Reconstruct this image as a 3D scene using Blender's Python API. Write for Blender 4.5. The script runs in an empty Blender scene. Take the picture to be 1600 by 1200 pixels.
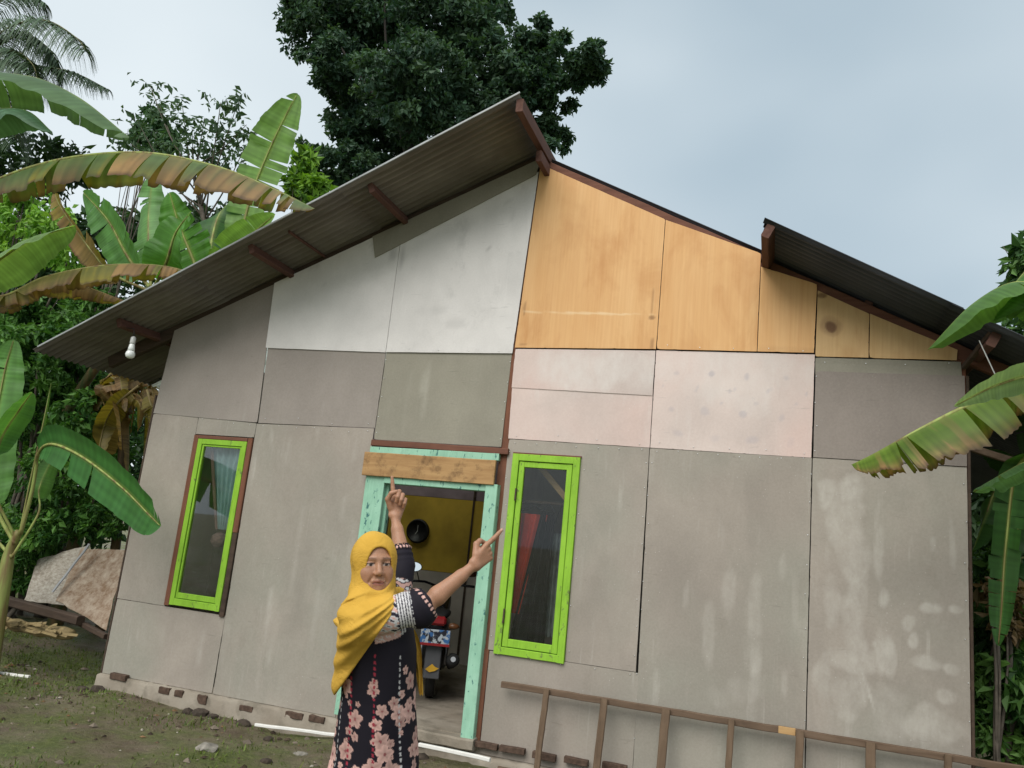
import bpy, bmesh, math, random
import numpy as np
from mathutils import Matrix, Vector

# ------------------------------------------------------------------ scene, camera, light
scene = bpy.context.scene
COL = scene.collection
# camera orientation solved from the vanishing points of the facade (X along it, Y into the house, Z up)
R = np.array([[0.94634965, 0.03072273, -0.32168068],
              [0.30769217, 0.21847794, 0.92606313],
              [0.09873132, -0.97535814, 0.19730338]])
F = 1223.274
C = np.array([0.0, -6.201, 1.512])
cam_d = bpy.data.cameras.new('camera')
cam = bpy.data.objects.new('camera', cam_d)
COL.objects.link(cam)
m = Matrix.Identity(4)
for i in range(3):
    m[i][0], m[i][1], m[i][2], m[i][3] = R[i, 0], -R[i, 1], -R[i, 2], C[i]
cam.matrix_world = m
cam_d.sensor_width = 36.0
cam_d.lens = 36.0 * F / 1600.0
cam_d.clip_end = 3000
cam_d.clip_start = 0.05
scene.camera = cam

SUN_ELEV, SUN_ROT = math.radians(46), math.radians(190)
world = bpy.data.worlds.new('World')
scene.world = world
world.use_nodes = True
wt = world.node_tree
wt.nodes.clear()
def wn(t, **k):
    n = wt.nodes.new(t)
    for a, b in k.items():
        setattr(n, a, b)
    return n
w_out = wn('ShaderNodeOutputWorld')
w_bg = wn('ShaderNodeBackground')
w_sky = wn('ShaderNodeTexSky', sky_type='NISHITA', sun_disc=False)
w_sky.sun_elevation = SUN_ELEV
w_sky.sun_rotation = SUN_ROT
w_sky.air_density = 1.2
w_sky.dust_density = 3.0
w_co = wn('ShaderNodeTexCoord')
w_map = wn('ShaderNodeMapping')
w_map.inputs['Scale'].default_value = (1.0, 1.0, 1.6)
w_map.inputs['Location'].default_value = (-2.053, 0.306, -3.085)
w_noise = wn('ShaderNodeTexNoise')
w_noise.inputs['Scale'].default_value = 1.3
w_noise.inputs['Detail'].default_value = 3.5
w_noise.inputs['Roughness'].default_value = 0.45
w_ramp = wn('ShaderNodeValToRGB')
w_ramp.color_ramp.elements[0].position = 0.30
w_ramp.color_ramp.elements[0].color = (5.0, 6.15, 6.95, 1)
w_ramp.color_ramp.elements[1].position = 0.72
w_ramp.color_ramp.elements[1].color = (9.5, 10.3, 10.6, 1)
w_mix = wn('ShaderNodeMixRGB')
w_mix.inputs['Fac'].default_value = 0.88
L = wt.links.new
L(w_co.outputs['Generated'], w_map.inputs['Vector'])
L(w_map.outputs['Vector'], w_noise.inputs['Vector'])
L(w_noise.outputs['Fac'], w_ramp.inputs['Fac'])
L(w_sky.outputs['Color'], w_mix.inputs['Color1'])
L(w_ramp.outputs['Color'], w_mix.inputs['Color2'])
L(w_mix.outputs['Color'], w_bg.inputs['Color'])
w_bg.inputs['Strength'].default_value = 0.05
L(w_bg.outputs['Background'], w_out.inputs['Surface'])

sun_d = bpy.data.lights.new('sun', 'SUN')
sun_d.energy = 1.5
sun_d.angle = math.radians(45)
sun_d.color = (1.0, 0.97, 0.92)
sun = bpy.data.objects.new('sun', sun_d)
COL.objects.link(sun)
sd = Vector((math.sin(SUN_ROT) * math.cos(SUN_ELEV), math.cos(SUN_ROT) * math.cos(SUN_ELEV), math.sin(SUN_ELEV)))
sun.rotation_euler = sd.to_track_quat('Z', 'Y').to_euler()
sun.location = (0, -8, 12)

scene.view_settings.view_transform = 'Standard'
scene.view_settings.look = 'None'
scene.view_settings.gamma = 1.0
scene.view_settings.use_curve_mapping = False
scene.view_settings.exposure = 1.0
scene.cycles.max_bounces = 6
scene.cycles.transparent_max_bounces = 12
scene.cycles.use_denoising = True

# ------------------------------------------------------------------ measuring helpers (photo pixel + known depth -> metres)
def ray(x, y):
    return R @ np.array([(x - 800.0) / F, (y - 600.0) / F, 1.0])
def at(x, y, Y=0.0):
    r = ray(x, y)
    return C + r * ((Y - C[1]) / r[1])
def atd(x, y, d):
    return C + ray(x, y) * d
def atz(x, y, z):
    r = ray(x, y)
    return C + r * ((z - C[2]) / r[2])
def nrm(v):
    v = np.asarray(v, float)
    return v / (np.linalg.norm(v) + 1e-12)

# ------------------------------------------------------------------ object helpers
class Geo:
    """collects vertices / faces / a colour per vertex, links them as ONE mesh object"""
    def __init__(s):
        s.v, s.f, s.c, s.n = [], [], [], 0
    def add(s, v, f, c=None):
        v = np.asarray(v, float).reshape(-1, 3)
        s.v.append(v)
        s.f.extend([tuple(int(i) + s.n for i in q) for q in f])
        if c is None:
            c = (1, 1, 1)
        c = np.asarray(c, float)
        s.c.append(np.broadcast_to(c, (len(v), 3)) if c.ndim == 1 else c)
        s.n += len(v)
        return s
    def box(s, x0, x1, y0, y1, z0, z1, b=0.0, c=None, M=None):
        v = []
        if b <= 0:
            for z in (z0, z1):
                v += [(x0, y0, z), (x1, y0, z), (x1, y1, z), (x0, y1, z)]
            f = [(3, 2, 1, 0), (4, 5, 6, 7), (0, 1, 5, 4), (1, 2, 6, 5), (2, 3, 7, 6), (3, 0, 4, 7)]
        else:
            bm = bmesh.new()
            bmesh.ops.create_cube(bm, size=1)
            for q in bm.verts:
                q.co = Vector(((x0 + x1) / 2 + q.co.x * (x1 - x0), (y0 + y1) / 2 + q.co.y * (y1 - y0), (z0 + z1) / 2 + q.co.z * (z1 - z0)))
            bmesh.ops.bevel(bm, geom=list(bm.edges), offset=b, segments=1, affect='EDGES')
            bm.verts.index_update()
            v = [q.co[:] for q in bm.verts]
            f = [[q.index for q in p.verts] for p in bm.faces]
            bm.free()
        v = np.array(v, float)
        if M is not None:
            v = v @ np.array(M)[:3, :3].T + np.array(M)[:3, 3]
        return s.add(v, f, c)
    def bar(s, a, b, w, h, up=(0, 0, 1), bev=0.004, c=None, nseg=1, jit=0.0, seed=0):
        """rectangular bar from a to b, w across, h along up; nseg/jit make hand-sawn timber"""
        a = np.array(a, float); b = np.array(b, float)
        t = nrm(b - a); sd_ = nrm(np.cross(t, up)); u = np.cross(sd_, t)
        rng = np.random.RandomState(seed)
        rings = []
        k = bev
        prof = [(-w/2 + k, -h/2), (w/2 - k, -h/2), (w/2, -h/2 + k), (w/2, h/2 - k), (w/2 - k, h/2), (-w/2 + k, h/2), (-w/2, h/2 - k), (-w/2, -h/2 + k)]
        n = nseg + 1
        for i in range(n):
            p = a + (b - a) * i / nseg
            o = rng.uniform(-jit, jit, 2)
            g = 1 + rng.uniform(-jit, jit) * 4
            rings += [p + sd_ * (x * g + o[0]) + u * (y * g + o[1]) for x, y in prof]
        f = []
        for i in range(n - 1):
            for j in range(8):
                f.append((i*8 + j, i*8 + (j+1) % 8, (i+1)*8 + (j+1) % 8, (i+1)*8 + j))
        f.append(tuple(range(7, -1, -1)))
        f.append(tuple((n-1)*8 + j for j in range(8)))
        return s.add(rings, f, c)
    def tube(s, pts, rad, seg=8, c=None, cap=True):
        pts = np.asarray(pts, float); n = len(pts)
        rad = np.broadcast_to(np.asarray(rad, float), (n,))
        T = np.gradient(pts, axis=0)
        ref = np.array([0, 0, 1.0])
        v = []
        prev = None
        for i in range(n):
            t = nrm(T[i])
            if prev is None:
                a = np.cross(t, ref if abs(t[2]) < 0.9 else np.array([1.0, 0, 0]))
            else:
                a = prev - t * np.dot(prev, t)
            a = nrm(a); prev = a
            b = np.cross(t, a)
            for j in range(seg):
                q = 2 * math.pi * j / seg
                v.append(pts[i] + rad[i] * (a * math.cos(q) + b * math.sin(q)))
        f = []
        for i in range(n - 1):
            for j in range(seg):
                f.append((i*seg + j, i*seg + (j+1) % seg, (i+1)*seg + (j+1) % seg, (i+1)*seg + j))
        if cap:
            f.append(tuple(range(seg - 1, -1, -1)))
            f.append(tuple((n-1)*seg + j for j in range(seg)))
        if c is not None and np.asarray(c).ndim == 2:
            c = np.repeat(np.asarray(c), seg, axis=0)
        return s.add(v, f, c)
    def lathe(s, prof, seg=24, M=None, c=None):
        v = []
        for r, z in prof:
            for j in range(seg):
                q = 2 * math.pi * j / seg
                v.append((r * math.cos(q), r * math.sin(q), z))
        f = []
        n = len(prof)
        for i in range(n - 1):
            for j in range(seg):
                f.append((i*seg + j, i*seg + (j+1) % seg, (i+1)*seg + (j+1) % seg, (i+1)*seg + j))
        f.append(tuple(range(seg - 1, -1, -1)))
        f.append(tuple((n-1)*seg + j for j in range(seg)))
        v = np.array(v)
        if M is not None:
            v = v @ np.array(M)[:3, :3].T + np.array(M)[:3, 3]
        return s.add(v, f, c)
    def build(s, name, mat, parent=None, smooth=False):
        v = np.concatenate(s.v); c = np.concatenate(s.c)
        return mesh(name, v, s.f, mat, parent, smooth, c)

def mesh(name, v, f, mat, parent=None, smooth=False, col=None, attrs=None):
    me = bpy.data.meshes.new(name)
    v = np.asarray(v, np.float32)
    if isinstance(f, np.ndarray):
        k = f.shape[1]
        me.vertices.add(len(v)); me.vertices.foreach_set('co', v.ravel())
        me.loops.add(f.size); me.loops.foreach_set('vertex_index', f.astype(np.int32).ravel())
        me.polygons.add(len(f)); me.polygons.foreach_set('loop_start', np.arange(0, f.size, k, dtype=np.int32))
        me.update(calc_edges=True)
        me.validate()
    else:
        me.from_pydata([tuple(q) for q in v.tolist()], [], f)
    me.polygons.foreach_set('use_smooth', np.full(len(me.polygons), bool(smooth)))
    if col is not None:
        a = me.color_attributes.new('Col', 'FLOAT_COLOR', 'POINT')
        c4 = np.ones((len(v), 4), np.float32); c4[:, :3] = col
        a.data.foreach_set('color', c4.ravel())
    for nm, val in (attrs or {}).items():
        a = me.attributes.new(nm, 'FLOAT', 'POINT')
        a.data.foreach_set('value', np.asarray(val, np.float32))
    o = bpy.data.objects.new(name, me)
    COL.objects.link(o)
    if mat is not None:
        me.materials.append(mat)
    if parent is not None:
        adopt(o, parent)
    return o

BASE = {}
def adopt(o, parent):
    """parent keeping world coordinates (every builder works in metres of the place)"""
    o.parent = parent
    w = BASE.get(parent.name, (0.0, 0.0, 0.0))
    o.matrix_parent_inverse = Matrix.Translation((-w[0], -w[1], -w[2]))
    BASE[o.name] = (0.0, 0.0, 0.0)

def thing(name, label, cat, loc=(0, 0, 0), group=None):
    o = bpy.data.objects.new(name, None)
    o.empty_display_size = 0.2
    o.location = tuple(float(q) for q in loc)
    COL.objects.link(o)
    BASE[o.name] = tuple(float(q) for q in loc)
    return tag(o, label, cat, group)
def tag(o, label=None, cat=None, group=None, kind=None):
    if label: o['label'] = label
    if cat: o['category'] = cat
    if group: o['group'] = group
    if kind: o['kind'] = kind
    return o

def catmull(P, n):
    P = np.asarray(P, float)
    Q = np.vstack([2 * P[0] - P[1], P, 2 * P[-1] - P[-2]])
    k = len(P) - 1
    u = np.linspace(0, k, n)
    i = np.minimum(u.astype(int), k - 1)
    t = (u - i)[:, None]
    a, b, c_, d = Q[i], Q[i + 1], Q[i + 2], Q[i + 3]
    return 0.5 * (2*b + (c_ - a)*t + (2*a - 5*b + 4*c_ - d)*t**2 + (3*b - a - 3*c_ + d)*t**3)

# ------------------------------------------------------------------ material helpers
class NT:
    def __init__(s, name, rough=0.8, spec=0.3):
        s.m = bpy.data.materials.new(name)
        s.m.use_nodes = True
        s.t = s.m.node_tree
        s.p = s.t.nodes['Principled BSDF']
        s.p.inputs['Roughness'].default_value = rough
        s.p.inputs['Specular IOR Level'].default_value = spec
        s.co = s.t.nodes.new('ShaderNodeTexCoord')
    def set(s, sock, v):
        if hasattr(v, 'is_output') or isinstance(v, bpy.types.NodeSocket):
            s.t.links.new(v, sock)
        elif isinstance(v, (tuple, list)) and len(v) == 3 and sock.type == 'RGBA':
            sock.default_value = (*v, 1)
        else:
            sock.default_value = v
    def obj(s, scale=(1, 1, 1), loc=(0, 0, 0), rnd=False):
        mp = s.t.nodes.new('ShaderNodeMapping')
        mp.inputs['Scale'].default_value = scale
        mp.inputs['Location'].default_value = loc
        s.t.links.new(s.co.outputs['Object'], mp.inputs['Vector'])
        if rnd:
            oi = s.t.nodes.new('ShaderNodeObjectInfo')
            ml = s.math('MULTIPLY', oi.outputs['Random'], 37.0)
            va = s.t.nodes.new('ShaderNodeVectorMath')
            va.operation = 'ADD'
            s.t.links.new(mp.outputs['Vector'], va.inputs[0])
            s.t.links.new(ml, va.inputs[1])
            return va.outputs['Vector']
        return mp.outputs['Vector']
    def noise(s, vec, scale=5, detail=4, rough=0.55, dist=0.0):
        n = s.t.nodes.new('ShaderNodeTexNoise')
        n.inputs['Scale'].default_value = scale
        n.inputs['Detail'].default_value = detail
        n.inputs['Roughness'].default_value = rough
        n.inputs['Distortion'].default_value = dist
        s.t.links.new(vec, n.inputs['Vector'])
        return n.outputs['Fac']
    def vor(s, vec, scale=5, feature='F1'):
        n = s.t.nodes.new('ShaderNodeTexVoronoi')
        n.feature = feature
        n.inputs['Scale'].default_value = scale
        s.t.links.new(vec, n.inputs['Vector'])
        return n
    def ramp(s, fac, a, b, ca=(0, 0, 0), cb=(1, 1, 1)):
        n = s.t.nodes.new('ShaderNodeValToRGB')
        n.color_ramp.elements[0].position = a; n.color_ramp.elements[0].color = (*ca, 1)
        n.color_ramp.elements[1].position = b; n.color_ramp.elements[1].color = (*cb, 1)
        s.t.links.new(fac, n.inputs['Fac'])
        return n.outputs['Color']
    def mix(s, fac, a, b, mode='MIX'):
        n = s.t.nodes.new('ShaderNodeMixRGB')
        n.blend_type = mode
        s.set(n.inputs['Fac'], fac); s.set(n.inputs['Color1'], a); s.set(n.inputs['Color2'], b)
        return n.outputs['Color']
    def math(s, op, a, b=0.0, clamp=False):
        n = s.t.nodes.new('ShaderNodeMath')
        n.operation = op; n.use_clamp = clamp
        s.set(n.inputs[0], a); s.set(n.inputs[1], b)
        return n.outputs[0]
    def attr(s, name, out='Color'):
        n = s.t.nodes.new('ShaderNodeAttribute')
        n.attribute_name = name
        return n.outputs[out]
    def rnd(s):
        return s.t.nodes.new('ShaderNodeObjectInfo').outputs['Random']
    def col(s, c):
        s.set(s.p.inputs['Base Color'], c); return s
    def rough(s, c):
        s.set(s.p.inputs['Roughness'], c); return s
    def bump(s, h, strength=0.3, dist=0.01):
        n = s.t.nodes.new('ShaderNodeBump')
        n.inputs['Strength'].default_value = strength
        n.inputs['Distance'].default_value = dist
        s.t.links.new(h, n.inputs['Height'])
        s.t.links.new(n.outputs['Normal'], s.p.inputs['Normal'])
        return s
    def translucent(s, colour, amount):
        tr = s.t.nodes.new('ShaderNodeBsdfTranslucent')
        s.set(tr.inputs['Color'], colour)
        mx = s.t.nodes.new('ShaderNodeMixShader')
        mx.inputs['Fac'].default_value = amount
        out = [n for n in s.t.nodes if n.type == 'OUTPUT_MATERIAL'][0]
        s.t.links.new(s.p.outputs[0], mx.inputs[1]); s.t.links.new(tr.outputs[0], mx.inputs[2])
        s.t.links.new(mx.outputs[0], out.inputs['Surface'])
        return s

def board_mat(name, base, streak, streak_amt, dark, dark_amt, tint=None, rough=0.72, blot=1.0):
    """fibre-cement / ply wall board: mottled, with pale water streaks, dirt and a painted 'stain' attribute"""
    n = NT(name, rough, 0.25)
    v = n.obj(rnd=True)
    big = n.noise(v, 1.7, 3)
    c = n.mix(n.ramp(big, 0.3, 0.7), tuple(q * 0.90 for q in base), tuple(min(1, q * 1.10) for q in base))
    if tint:
        c = n.mix(n.math('MULTIPLY', n.ramp(n.noise(v, 0.8, 3), 0.40, 0.62), 0.8), c, tint)
    vs = n.obj((9, 9, 1.1), rnd=True)
    st = n.ramp(n.noise(vs, 1.0, 5, 0.62), 0.56, 0.78)
    st2 = n.ramp(n.noise(v, 2.3, 3), 0.42, 0.68)
    c = n.mix(n.math('MULTIPLY', n.math('MULTIPLY', st, st2), streak_amt), c, streak)
    # large soft damp clouds and thin run marks
    c = n.mix(n.math('MULTIPLY', n.ramp(n.noise(n.obj((1.0, 1.0, 0.7), rnd=True), 1.1, 5, 0.6, 0.8), 0.42, 0.72), 0.42 * blot), c, tuple(q * 0.74 for q in base))
    c = n.mix(n.math('MULTIPLY', n.ramp(n.noise(n.obj((1.6, 1.6, 0.9), (7, 3, 1), rnd=True), 1.2, 5, 0.6, 0.5), 0.5, 0.75), 0.35 * blot), c, tuple(min(1, q * 1.22) for q in base))
    run = n.math('MULTIPLY', n.ramp(n.noise(n.obj((38, 38, 1.3), rnd=True), 1.0, 3, 0.5), 0.62, 0.78), n.ramp(n.noise(n.obj(loc=(3, 1, 9), rnd=True), 2.0, 2), 0.5, 0.65))
    c = n.mix(n.math('MULTIPLY', run, 0.30 * blot), c, streak)
    d = n.ramp(n.noise(n.obj((3.2, 3.2, 2.0), rnd=True), 1.3, 6, 0.7), 0.58, 0.8)
    c = n.mix(n.math('MULTIPLY', d, dark_amt), c, dark)
    fine = n.noise(v, 60, 3, 0.7)
    c = n.mix(0.07, c, n.ramp(fine, 0.35, 0.65), 'SOFT_LIGHT')
    vo = n.vor(n.obj((1, 1, 0.8), rnd=True), 26)
    fl_ = n.math('MULTIPLY', n.ramp(vo.outputs['Distance'], 0.05, 0.11, (1, 1, 1), (0, 0, 0)), n.ramp(n.noise(v, 3.1, 3), 0.50, 0.62))
    c = n.mix(n.math('MULTIPLY', fl_, 0.5 * blot), c, streak)
    sc_ = n.math('MULTIPLY', n.ramp(n.noise(n.obj((2.2, 2.2, 16), (1, 5, 2), rnd=True), 2.0, 3, 0.5, 1.5), 0.66, 0.70), n.ramp(n.noise(v, 4.0, 2), 0.5, 0.62))
    c = n.mix(n.math('MULTIPLY', sc_, 0.35), c, tuple(q * 0.6 for q in base))
    stain = n.attr('stain', 'Fac')
    brk = n.math('MULTIPLY', n.ramp(n.noise(n.obj((1, 1, 0.6), rnd=True), 11, 6, 0.7), 0.20, 0.66), 0.72)
    c = n.mix(n.math('MULTIPLY', stain, brk, True), c, streak)
    smut = n.attr('smut', 'Fac')
    c = n.mix(smut, c, dark)
    n.col(c)
    n.bump(n.noise(v, 9, 4, 0.6), 0.10, 0.006)
    return n.m

M_grey = board_mat('grey_board', (0.325, 0.283, 0.242), (0.50, 0.465, 0.415), 0.75, (0.22, 0.19, 0.155), 0.45, tint=(0.29, 0.278, 0.232), blot=1.5)
M_mauve = board_mat('mauve_board', (0.305, 0.266, 0.236), (0.43, 0.40, 0.36), 0.25, (0.24, 0.205, 0.18), 0.4, tint=(0.27, 0.245, 0.21))
M_dark_mauve = board_mat('dark_mauve_board', (0.24, 0.205, 0.18), (0.36, 0.34, 0.30), 0.25, (0.17, 0.15, 0.13), 0.3)
M_olive = board_mat('olive_board', (0.265, 0.245, 0.195), (0.40, 0.38, 0.32), 0.30, (0.19, 0.18, 0.14), 0.3)
M_white = board_mat('pale_board', (0.66, 0.63, 0.605), (0.78, 0.75, 0.72), 0.4, (0.33, 0.31, 0.30), 0.45)
M_pink = board_mat('pink_board', (0.60, 0.50, 0.455), (0.70, 0.66, 0.62), 0.6, (0.36, 0.33, 0.37), 0.12, tint=(0.63, 0.47, 0.42))

def ply_mat(name, a, b, scale=1.0, knots=True):
    n = NT(name, 0.6, 0.3)
    v = n.obj((4.5, 4.5, 0.6), rnd=True)
    g = n.noise(v, 1.6 * scale, 6, 0.62, 0.6)
    c = n.mix(n.ramp(g, 0.2, 0.8), a, b)
    g2 = n.noise(n.obj((55, 55, 1.2), rnd=True), 1.0, 3, 0.6)
    c = n.mix(0.22, c, n.ramp(g2, 0.1, 0.9), 'SOFT_LIGHT')
    c = n.mix(n.math('MULTIPLY', n.ramp(n.noise(n.obj((1.6, 1.6, 0.8), rnd=True), 1.6, 5, 0.6, 0.6), 0.48, 0.72), 0.6), c, (a[0]*0.76, a[1]*0.62, a[2]*0.5))
    c = n.mix(n.attr('smut', 'Fac'), c, (0.12, 0.05, 0.02))
    c = n.mix(n.attr('stain', 'Fac'), c, (0.80, 0.62, 0.38))
    n.col(c)
    n.bump(g2, 0.1, 0.003)
    return n.m
M_ply = ply_mat('plywood', (0.61, 0.325, 0.125), (0.70, 0.425, 0.195))
M_ply2 = ply_mat('plywood_offcut', (0.50, 0.31, 0.13), (0.60, 0.40, 0.20))

def wood_mat(name, a, b, rough=0.8, axis='x', dirt=(0.05, 0.035, 0.025), damt=0.4):
    n = NT(name, rough, 0.25)
    sc = {'x': (1.2, 14, 14), 'y': (14, 1.2, 14), 'z': (14, 14, 1.2)}[axis]
    g = n.noise(n.obj(sc, rnd=True), 1.4, 6, 0.65, 0.4)
    c = n.mix(n.ramp(g, 0.3, 0.7), a, b)
    c = n.mix(n.math('MULTIPLY', n.ramp(n.noise(n.obj(rnd=True), 9, 5, 0.7), 0.5, 0.75), damt), c, dirt)
    n.col(c)
    n.bump(g, 0.35, 0.004)
    return n.m
M_redwood_x = wood_mat('red_brown_timber', (0.11, 0.045, 0.03), (0.19, 0.085, 0.055))
M_redwood_y = wood_mat('red_brown_purlin', (0.075, 0.034, 0.025), (0.14, 0.07, 0.052), axis='y')
M_redwood_z = wood_mat('red_brown_post', (0.125, 0.05, 0.03), (0.215, 0.09, 0.052), axis='z')
M_tanplank = wood_mat('rough_tan_plank', (0.30, 0.165, 0.07), (0.47, 0.29, 0.13), dirt=(0.11, 0.06, 0.03), damt=0.9)
M_oldwood_x = wood_mat('weathered_rail', (0.095, 0.06, 0.038), (0.175, 0.12, 0.082))
M_oldwood_z = wood_mat('weathered_rung', (0.10, 0.065, 0.04), (0.17, 0.115, 0.075), axis='z')
M_newwood = wood_mat('fresh_wood_patch', (0.42, 0.25, 0.11), (0.52, 0.34, 0.16), damt=0.15)
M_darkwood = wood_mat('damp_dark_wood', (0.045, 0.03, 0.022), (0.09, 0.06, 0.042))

def paint_mat(name, c0, c1, wood, chips=0.62, rough=0.66):
    n = NT(name, rough, 0.3)
    v = n.obj(rnd=True)
    c = n.mix(n.ramp(n.noise(v, 6, 4), 0.3, 0.7), c0, c1)
    c = n.mix(n.math('MULTIPLY', n.ramp(n.noise(n.obj((5, 5, 2.2), rnd=True), 1.5, 6, 0.7), 0.48, 0.72), 0.38), c, tuple(q * 0.55 for q in c0))
    c = n.mix(n.math('MULTIPLY', n.ramp(n.noise(n.obj((60, 60, 3), rnd=True), 1.0, 3, 0.6), 0.5, 0.8), 0.25), c, tuple(min(1, q * 1.35 + 0.04) for q in c1))
    ch = n.ramp(n.noise(n.obj((26, 26, 11), rnd=True), 1.0, 5, 0.7), chips, chips + 0.035)
    c = n.mix(ch, c, wood)
    n.col(c)
    n.bump(n.noise(n.obj((60, 60, 5), rnd=True), 1, 5), 0.45, 0.004)
    return n.m
M_lime = paint_mat('lime_green_paint', (0.22, 0.43, 0.028), (0.27, 0.50, 0.040), (0.13, 0.18, 0.05), 0.615)
M_mint = paint_mat('mint_green_paint', (0.25, 0.475, 0.34), (0.32, 0.55, 0.41), (0.05, 0.15, 0.14), 0.60)

def plain(name, c, rough=0.6, spec=0.4, metal=0.0, var=0.12, scale=12):
    n = NT(name, rough, spec)
    n.p.inputs['Metallic'].default_value = metal
    f = n.noise(n.obj(rnd=True), scale, 4)
    n.col(n.mix(n.ramp(f, 0.3, 0.7), tuple(q * (1 - var) for q in c), tuple(min(1, q * (1 + var)) for q in c)))
    return n.m

def sheet_mat():
    n = NT('weathered_roof_sheet', 0.75, 0.25)
    v = n.obj(rnd=True)
    c = n.mix(n.ramp(n.noise(v, 2.5, 4), 0.3, 0.7), (0.14, 0.122, 0.104), (0.215, 0.192, 0.166))
    c = n.mix(n.math('MULTIPLY', n.ramp(n.noise(n.obj((1.0, 18, 1), rnd=True), 1.0, 4), 0.5, 0.75), 0.5), c, (0.085, 0.062, 0.05))
    n.col(c)
    return n.m
M_sheet = sheet_mat()
def sheet_mat2():
    n = NT('dark_roof_sheet', 0.6, 0.3)
    v = n.obj(rnd=True)
    n.col(n.mix(n.ramp(n.noise(v, 2.5, 4), 0.3, 0.7), (0.045, 0.047, 0.058), (0.075, 0.078, 0.092)))
    return n.m
M_sheet2 = sheet_mat2()

def glass_mat():
    m_ = bpy.data.materials.new('window_glass')
    m_.use_nodes = True
    t = m_.node_tree
    t.nodes.clear()
    o = t.nodes.new('ShaderNodeOutputMaterial')
    mx = t.nodes.new('ShaderNodeMixShader')
    tr = t.nodes.new('ShaderNodeBsdfTransparent')
    tr.inputs['Color'].default_value = (0.90, 0.92, 0.91, 1)
    gl = t.nodes.new('ShaderNodeBsdfGlossy')
    gl.inputs['Roughness'].default_value = 0.02
    fr = t.nodes.new('ShaderNodeFresnel')
    fr.inputs['IOR'].default_value = 1.5
    t.links.new(fr.outputs[0], mx.inputs['Fac'])
    t.links.new(tr.outputs[0], mx.inputs[1]); t.links.new(gl.outputs[0], mx.inputs[2])
    t.links.new(mx.outputs[0], o.inputs['Surface'])
    return m_
M_glass = glass_mat()
M_nail = plain('nail_head', (0.75, 0.75, 0.74), 0.35, 0.5, 0.6)
M_black = plain('black_plastic', (0.012, 0.012, 0.013), 0.45)
M_rubber = plain('tyre_rubber', (0.015, 0.015, 0.015), 0.85)
M_concrete = NT('stained_concrete', 0.85)
_v = M_concrete.obj()
_c = M_concrete.mix(M_concrete.ramp(M_concrete.noise(_v, 2.2, 5), 0.3, 0.7), (0.20, 0.165, 0.125), (0.34, 0.30, 0.245))
M_concrete.col(M_concrete.mix(M_concrete.math('MULTIPLY', M_concrete.ramp(M_concrete.noise(_v, 7, 5), 0.5, 0.7), 0.6), _c, (0.11, 0.095, 0.07)))
M_concrete.bump(M_concrete.noise(_v, 18, 6, 0.7), 0.5, 0.015)
M_concrete = M_concrete.m
M_brick = plain('dark_damp_brick', (0.085, 0.055, 0.04), 0.9, 0.2, var=0.4, scale=30)
M_leafcol = None
def leaf_mat(name, rough=0.45, tr=0.3, spec=0.4):
    n = NT(name, rough, spec)
    a = n.attr('Col')
    c = n.mix(n.math('MULTIPLY', n.ramp(n.noise(n.obj(), 3.5, 3), 0.35, 0.7), 0.35), a, (0.03, 0.06, 0.012))
    n.col(c)
    n.translucent(n.mix(1.0, c, (1.5, 1.55, 0.6), 'MULTIPLY'), tr)
    return n.m
M_leaf = leaf_mat('banana_leaf_skin', 0.5, 0.42, 0.35)
M_foliage = leaf_mat('foliage', 0.55, 0.25, 0.3)
M_frond = leaf_mat('palm_frond_skin', 0.5, 0.15, 0.3)
M_darkbark = plain('dark_bark', (0.03, 0.026, 0.022), 0.9, 0.2, var=0.35, scale=18)
M_bark = plain('bark', (0.10, 0.085, 0.068), 0.9, 0.2, var=0.35, scale=18)
M_stem = NT('banana_stem_skin', 0.6, 0.3)
M_stem.col(M_stem.mix(M_stem.ramp(M_stem.noise(M_stem.obj((14, 14, 1.5)), 1.2, 5), 0.4, 0.68), M_stem.attr('Col'), (0.16, 0.10, 0.045)))
M_stem = M_stem.m
# ------------------------------------------------------------------ ground
def ground_h(x, y):
    x = np.asarray(x, float); y = np.asarray(y, float)
    h = -0.20 + 0.02 * np.sin(x * 2.1 + 0.7) * np.cos(y * 1.7) + 0.012 * np.sin(x * 5.3 + y * 3.1)
    h = h + np.clip(-y - 0.3, 0, 3) * 0.03
    # the yard banks up gently left of the house
    h = h + np.clip(-x - 6.2, 0, 3) * 0.05 * np.clip(y + 1.5, 0, 2)
    # smooth under the house
    return h
xs = np.concatenate([-np.geomspace(400, 14, 14), np.linspace(-13, 5, 150), np.geomspace(6, 400, 14)])
ys = np.concatenate([-np.geomspace(400, 9, 12), np.linspace(-8, 6, 120), np.geomspace(7, 500, 14)])
gx, gy = np.meshgrid(xs, ys, indexing='ij')
gz = ground_h(gx, gy)
far = (np.abs(gx + 3) > 12) | (np.abs(gy) > 9)
gz = np.where(far, -0.2, gz)
rg = np.random.RandomState(3)
gz = gz + np.where(far, 0, rg.normal(0, 0.004, gz.shape))
nx, ny = gx.shape
idx = np.arange(nx * ny).reshape(nx, ny)
gf = np.stack([idx[:-1, :-1], idx[1:, :-1], idx[1:, 1:], idx[:-1, 1:]], -1).reshape(-1, 4)
g = NT('muddy_yard', 0.9, 0.25)
v = g.obj()
mud = g.mix(g.ramp(g.noise(v, 3.0, 6, 0.65), 0.3, 0.7), (0.11, 0.08, 0.05), (0.25, 0.20, 0.14))
moss = g.ramp(g.noise(v, 1.3, 6, 0.66), 0.38, 0.58)
mossc = g.mix(g.ramp(g.noise(v, 22, 4), 0.3, 0.7), (0.07, 0.10, 0.022), (0.16, 0.19, 0.05))
mud = g.mix(g.math('MULTIPLY', moss, 0.88), mud, mossc)
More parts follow.
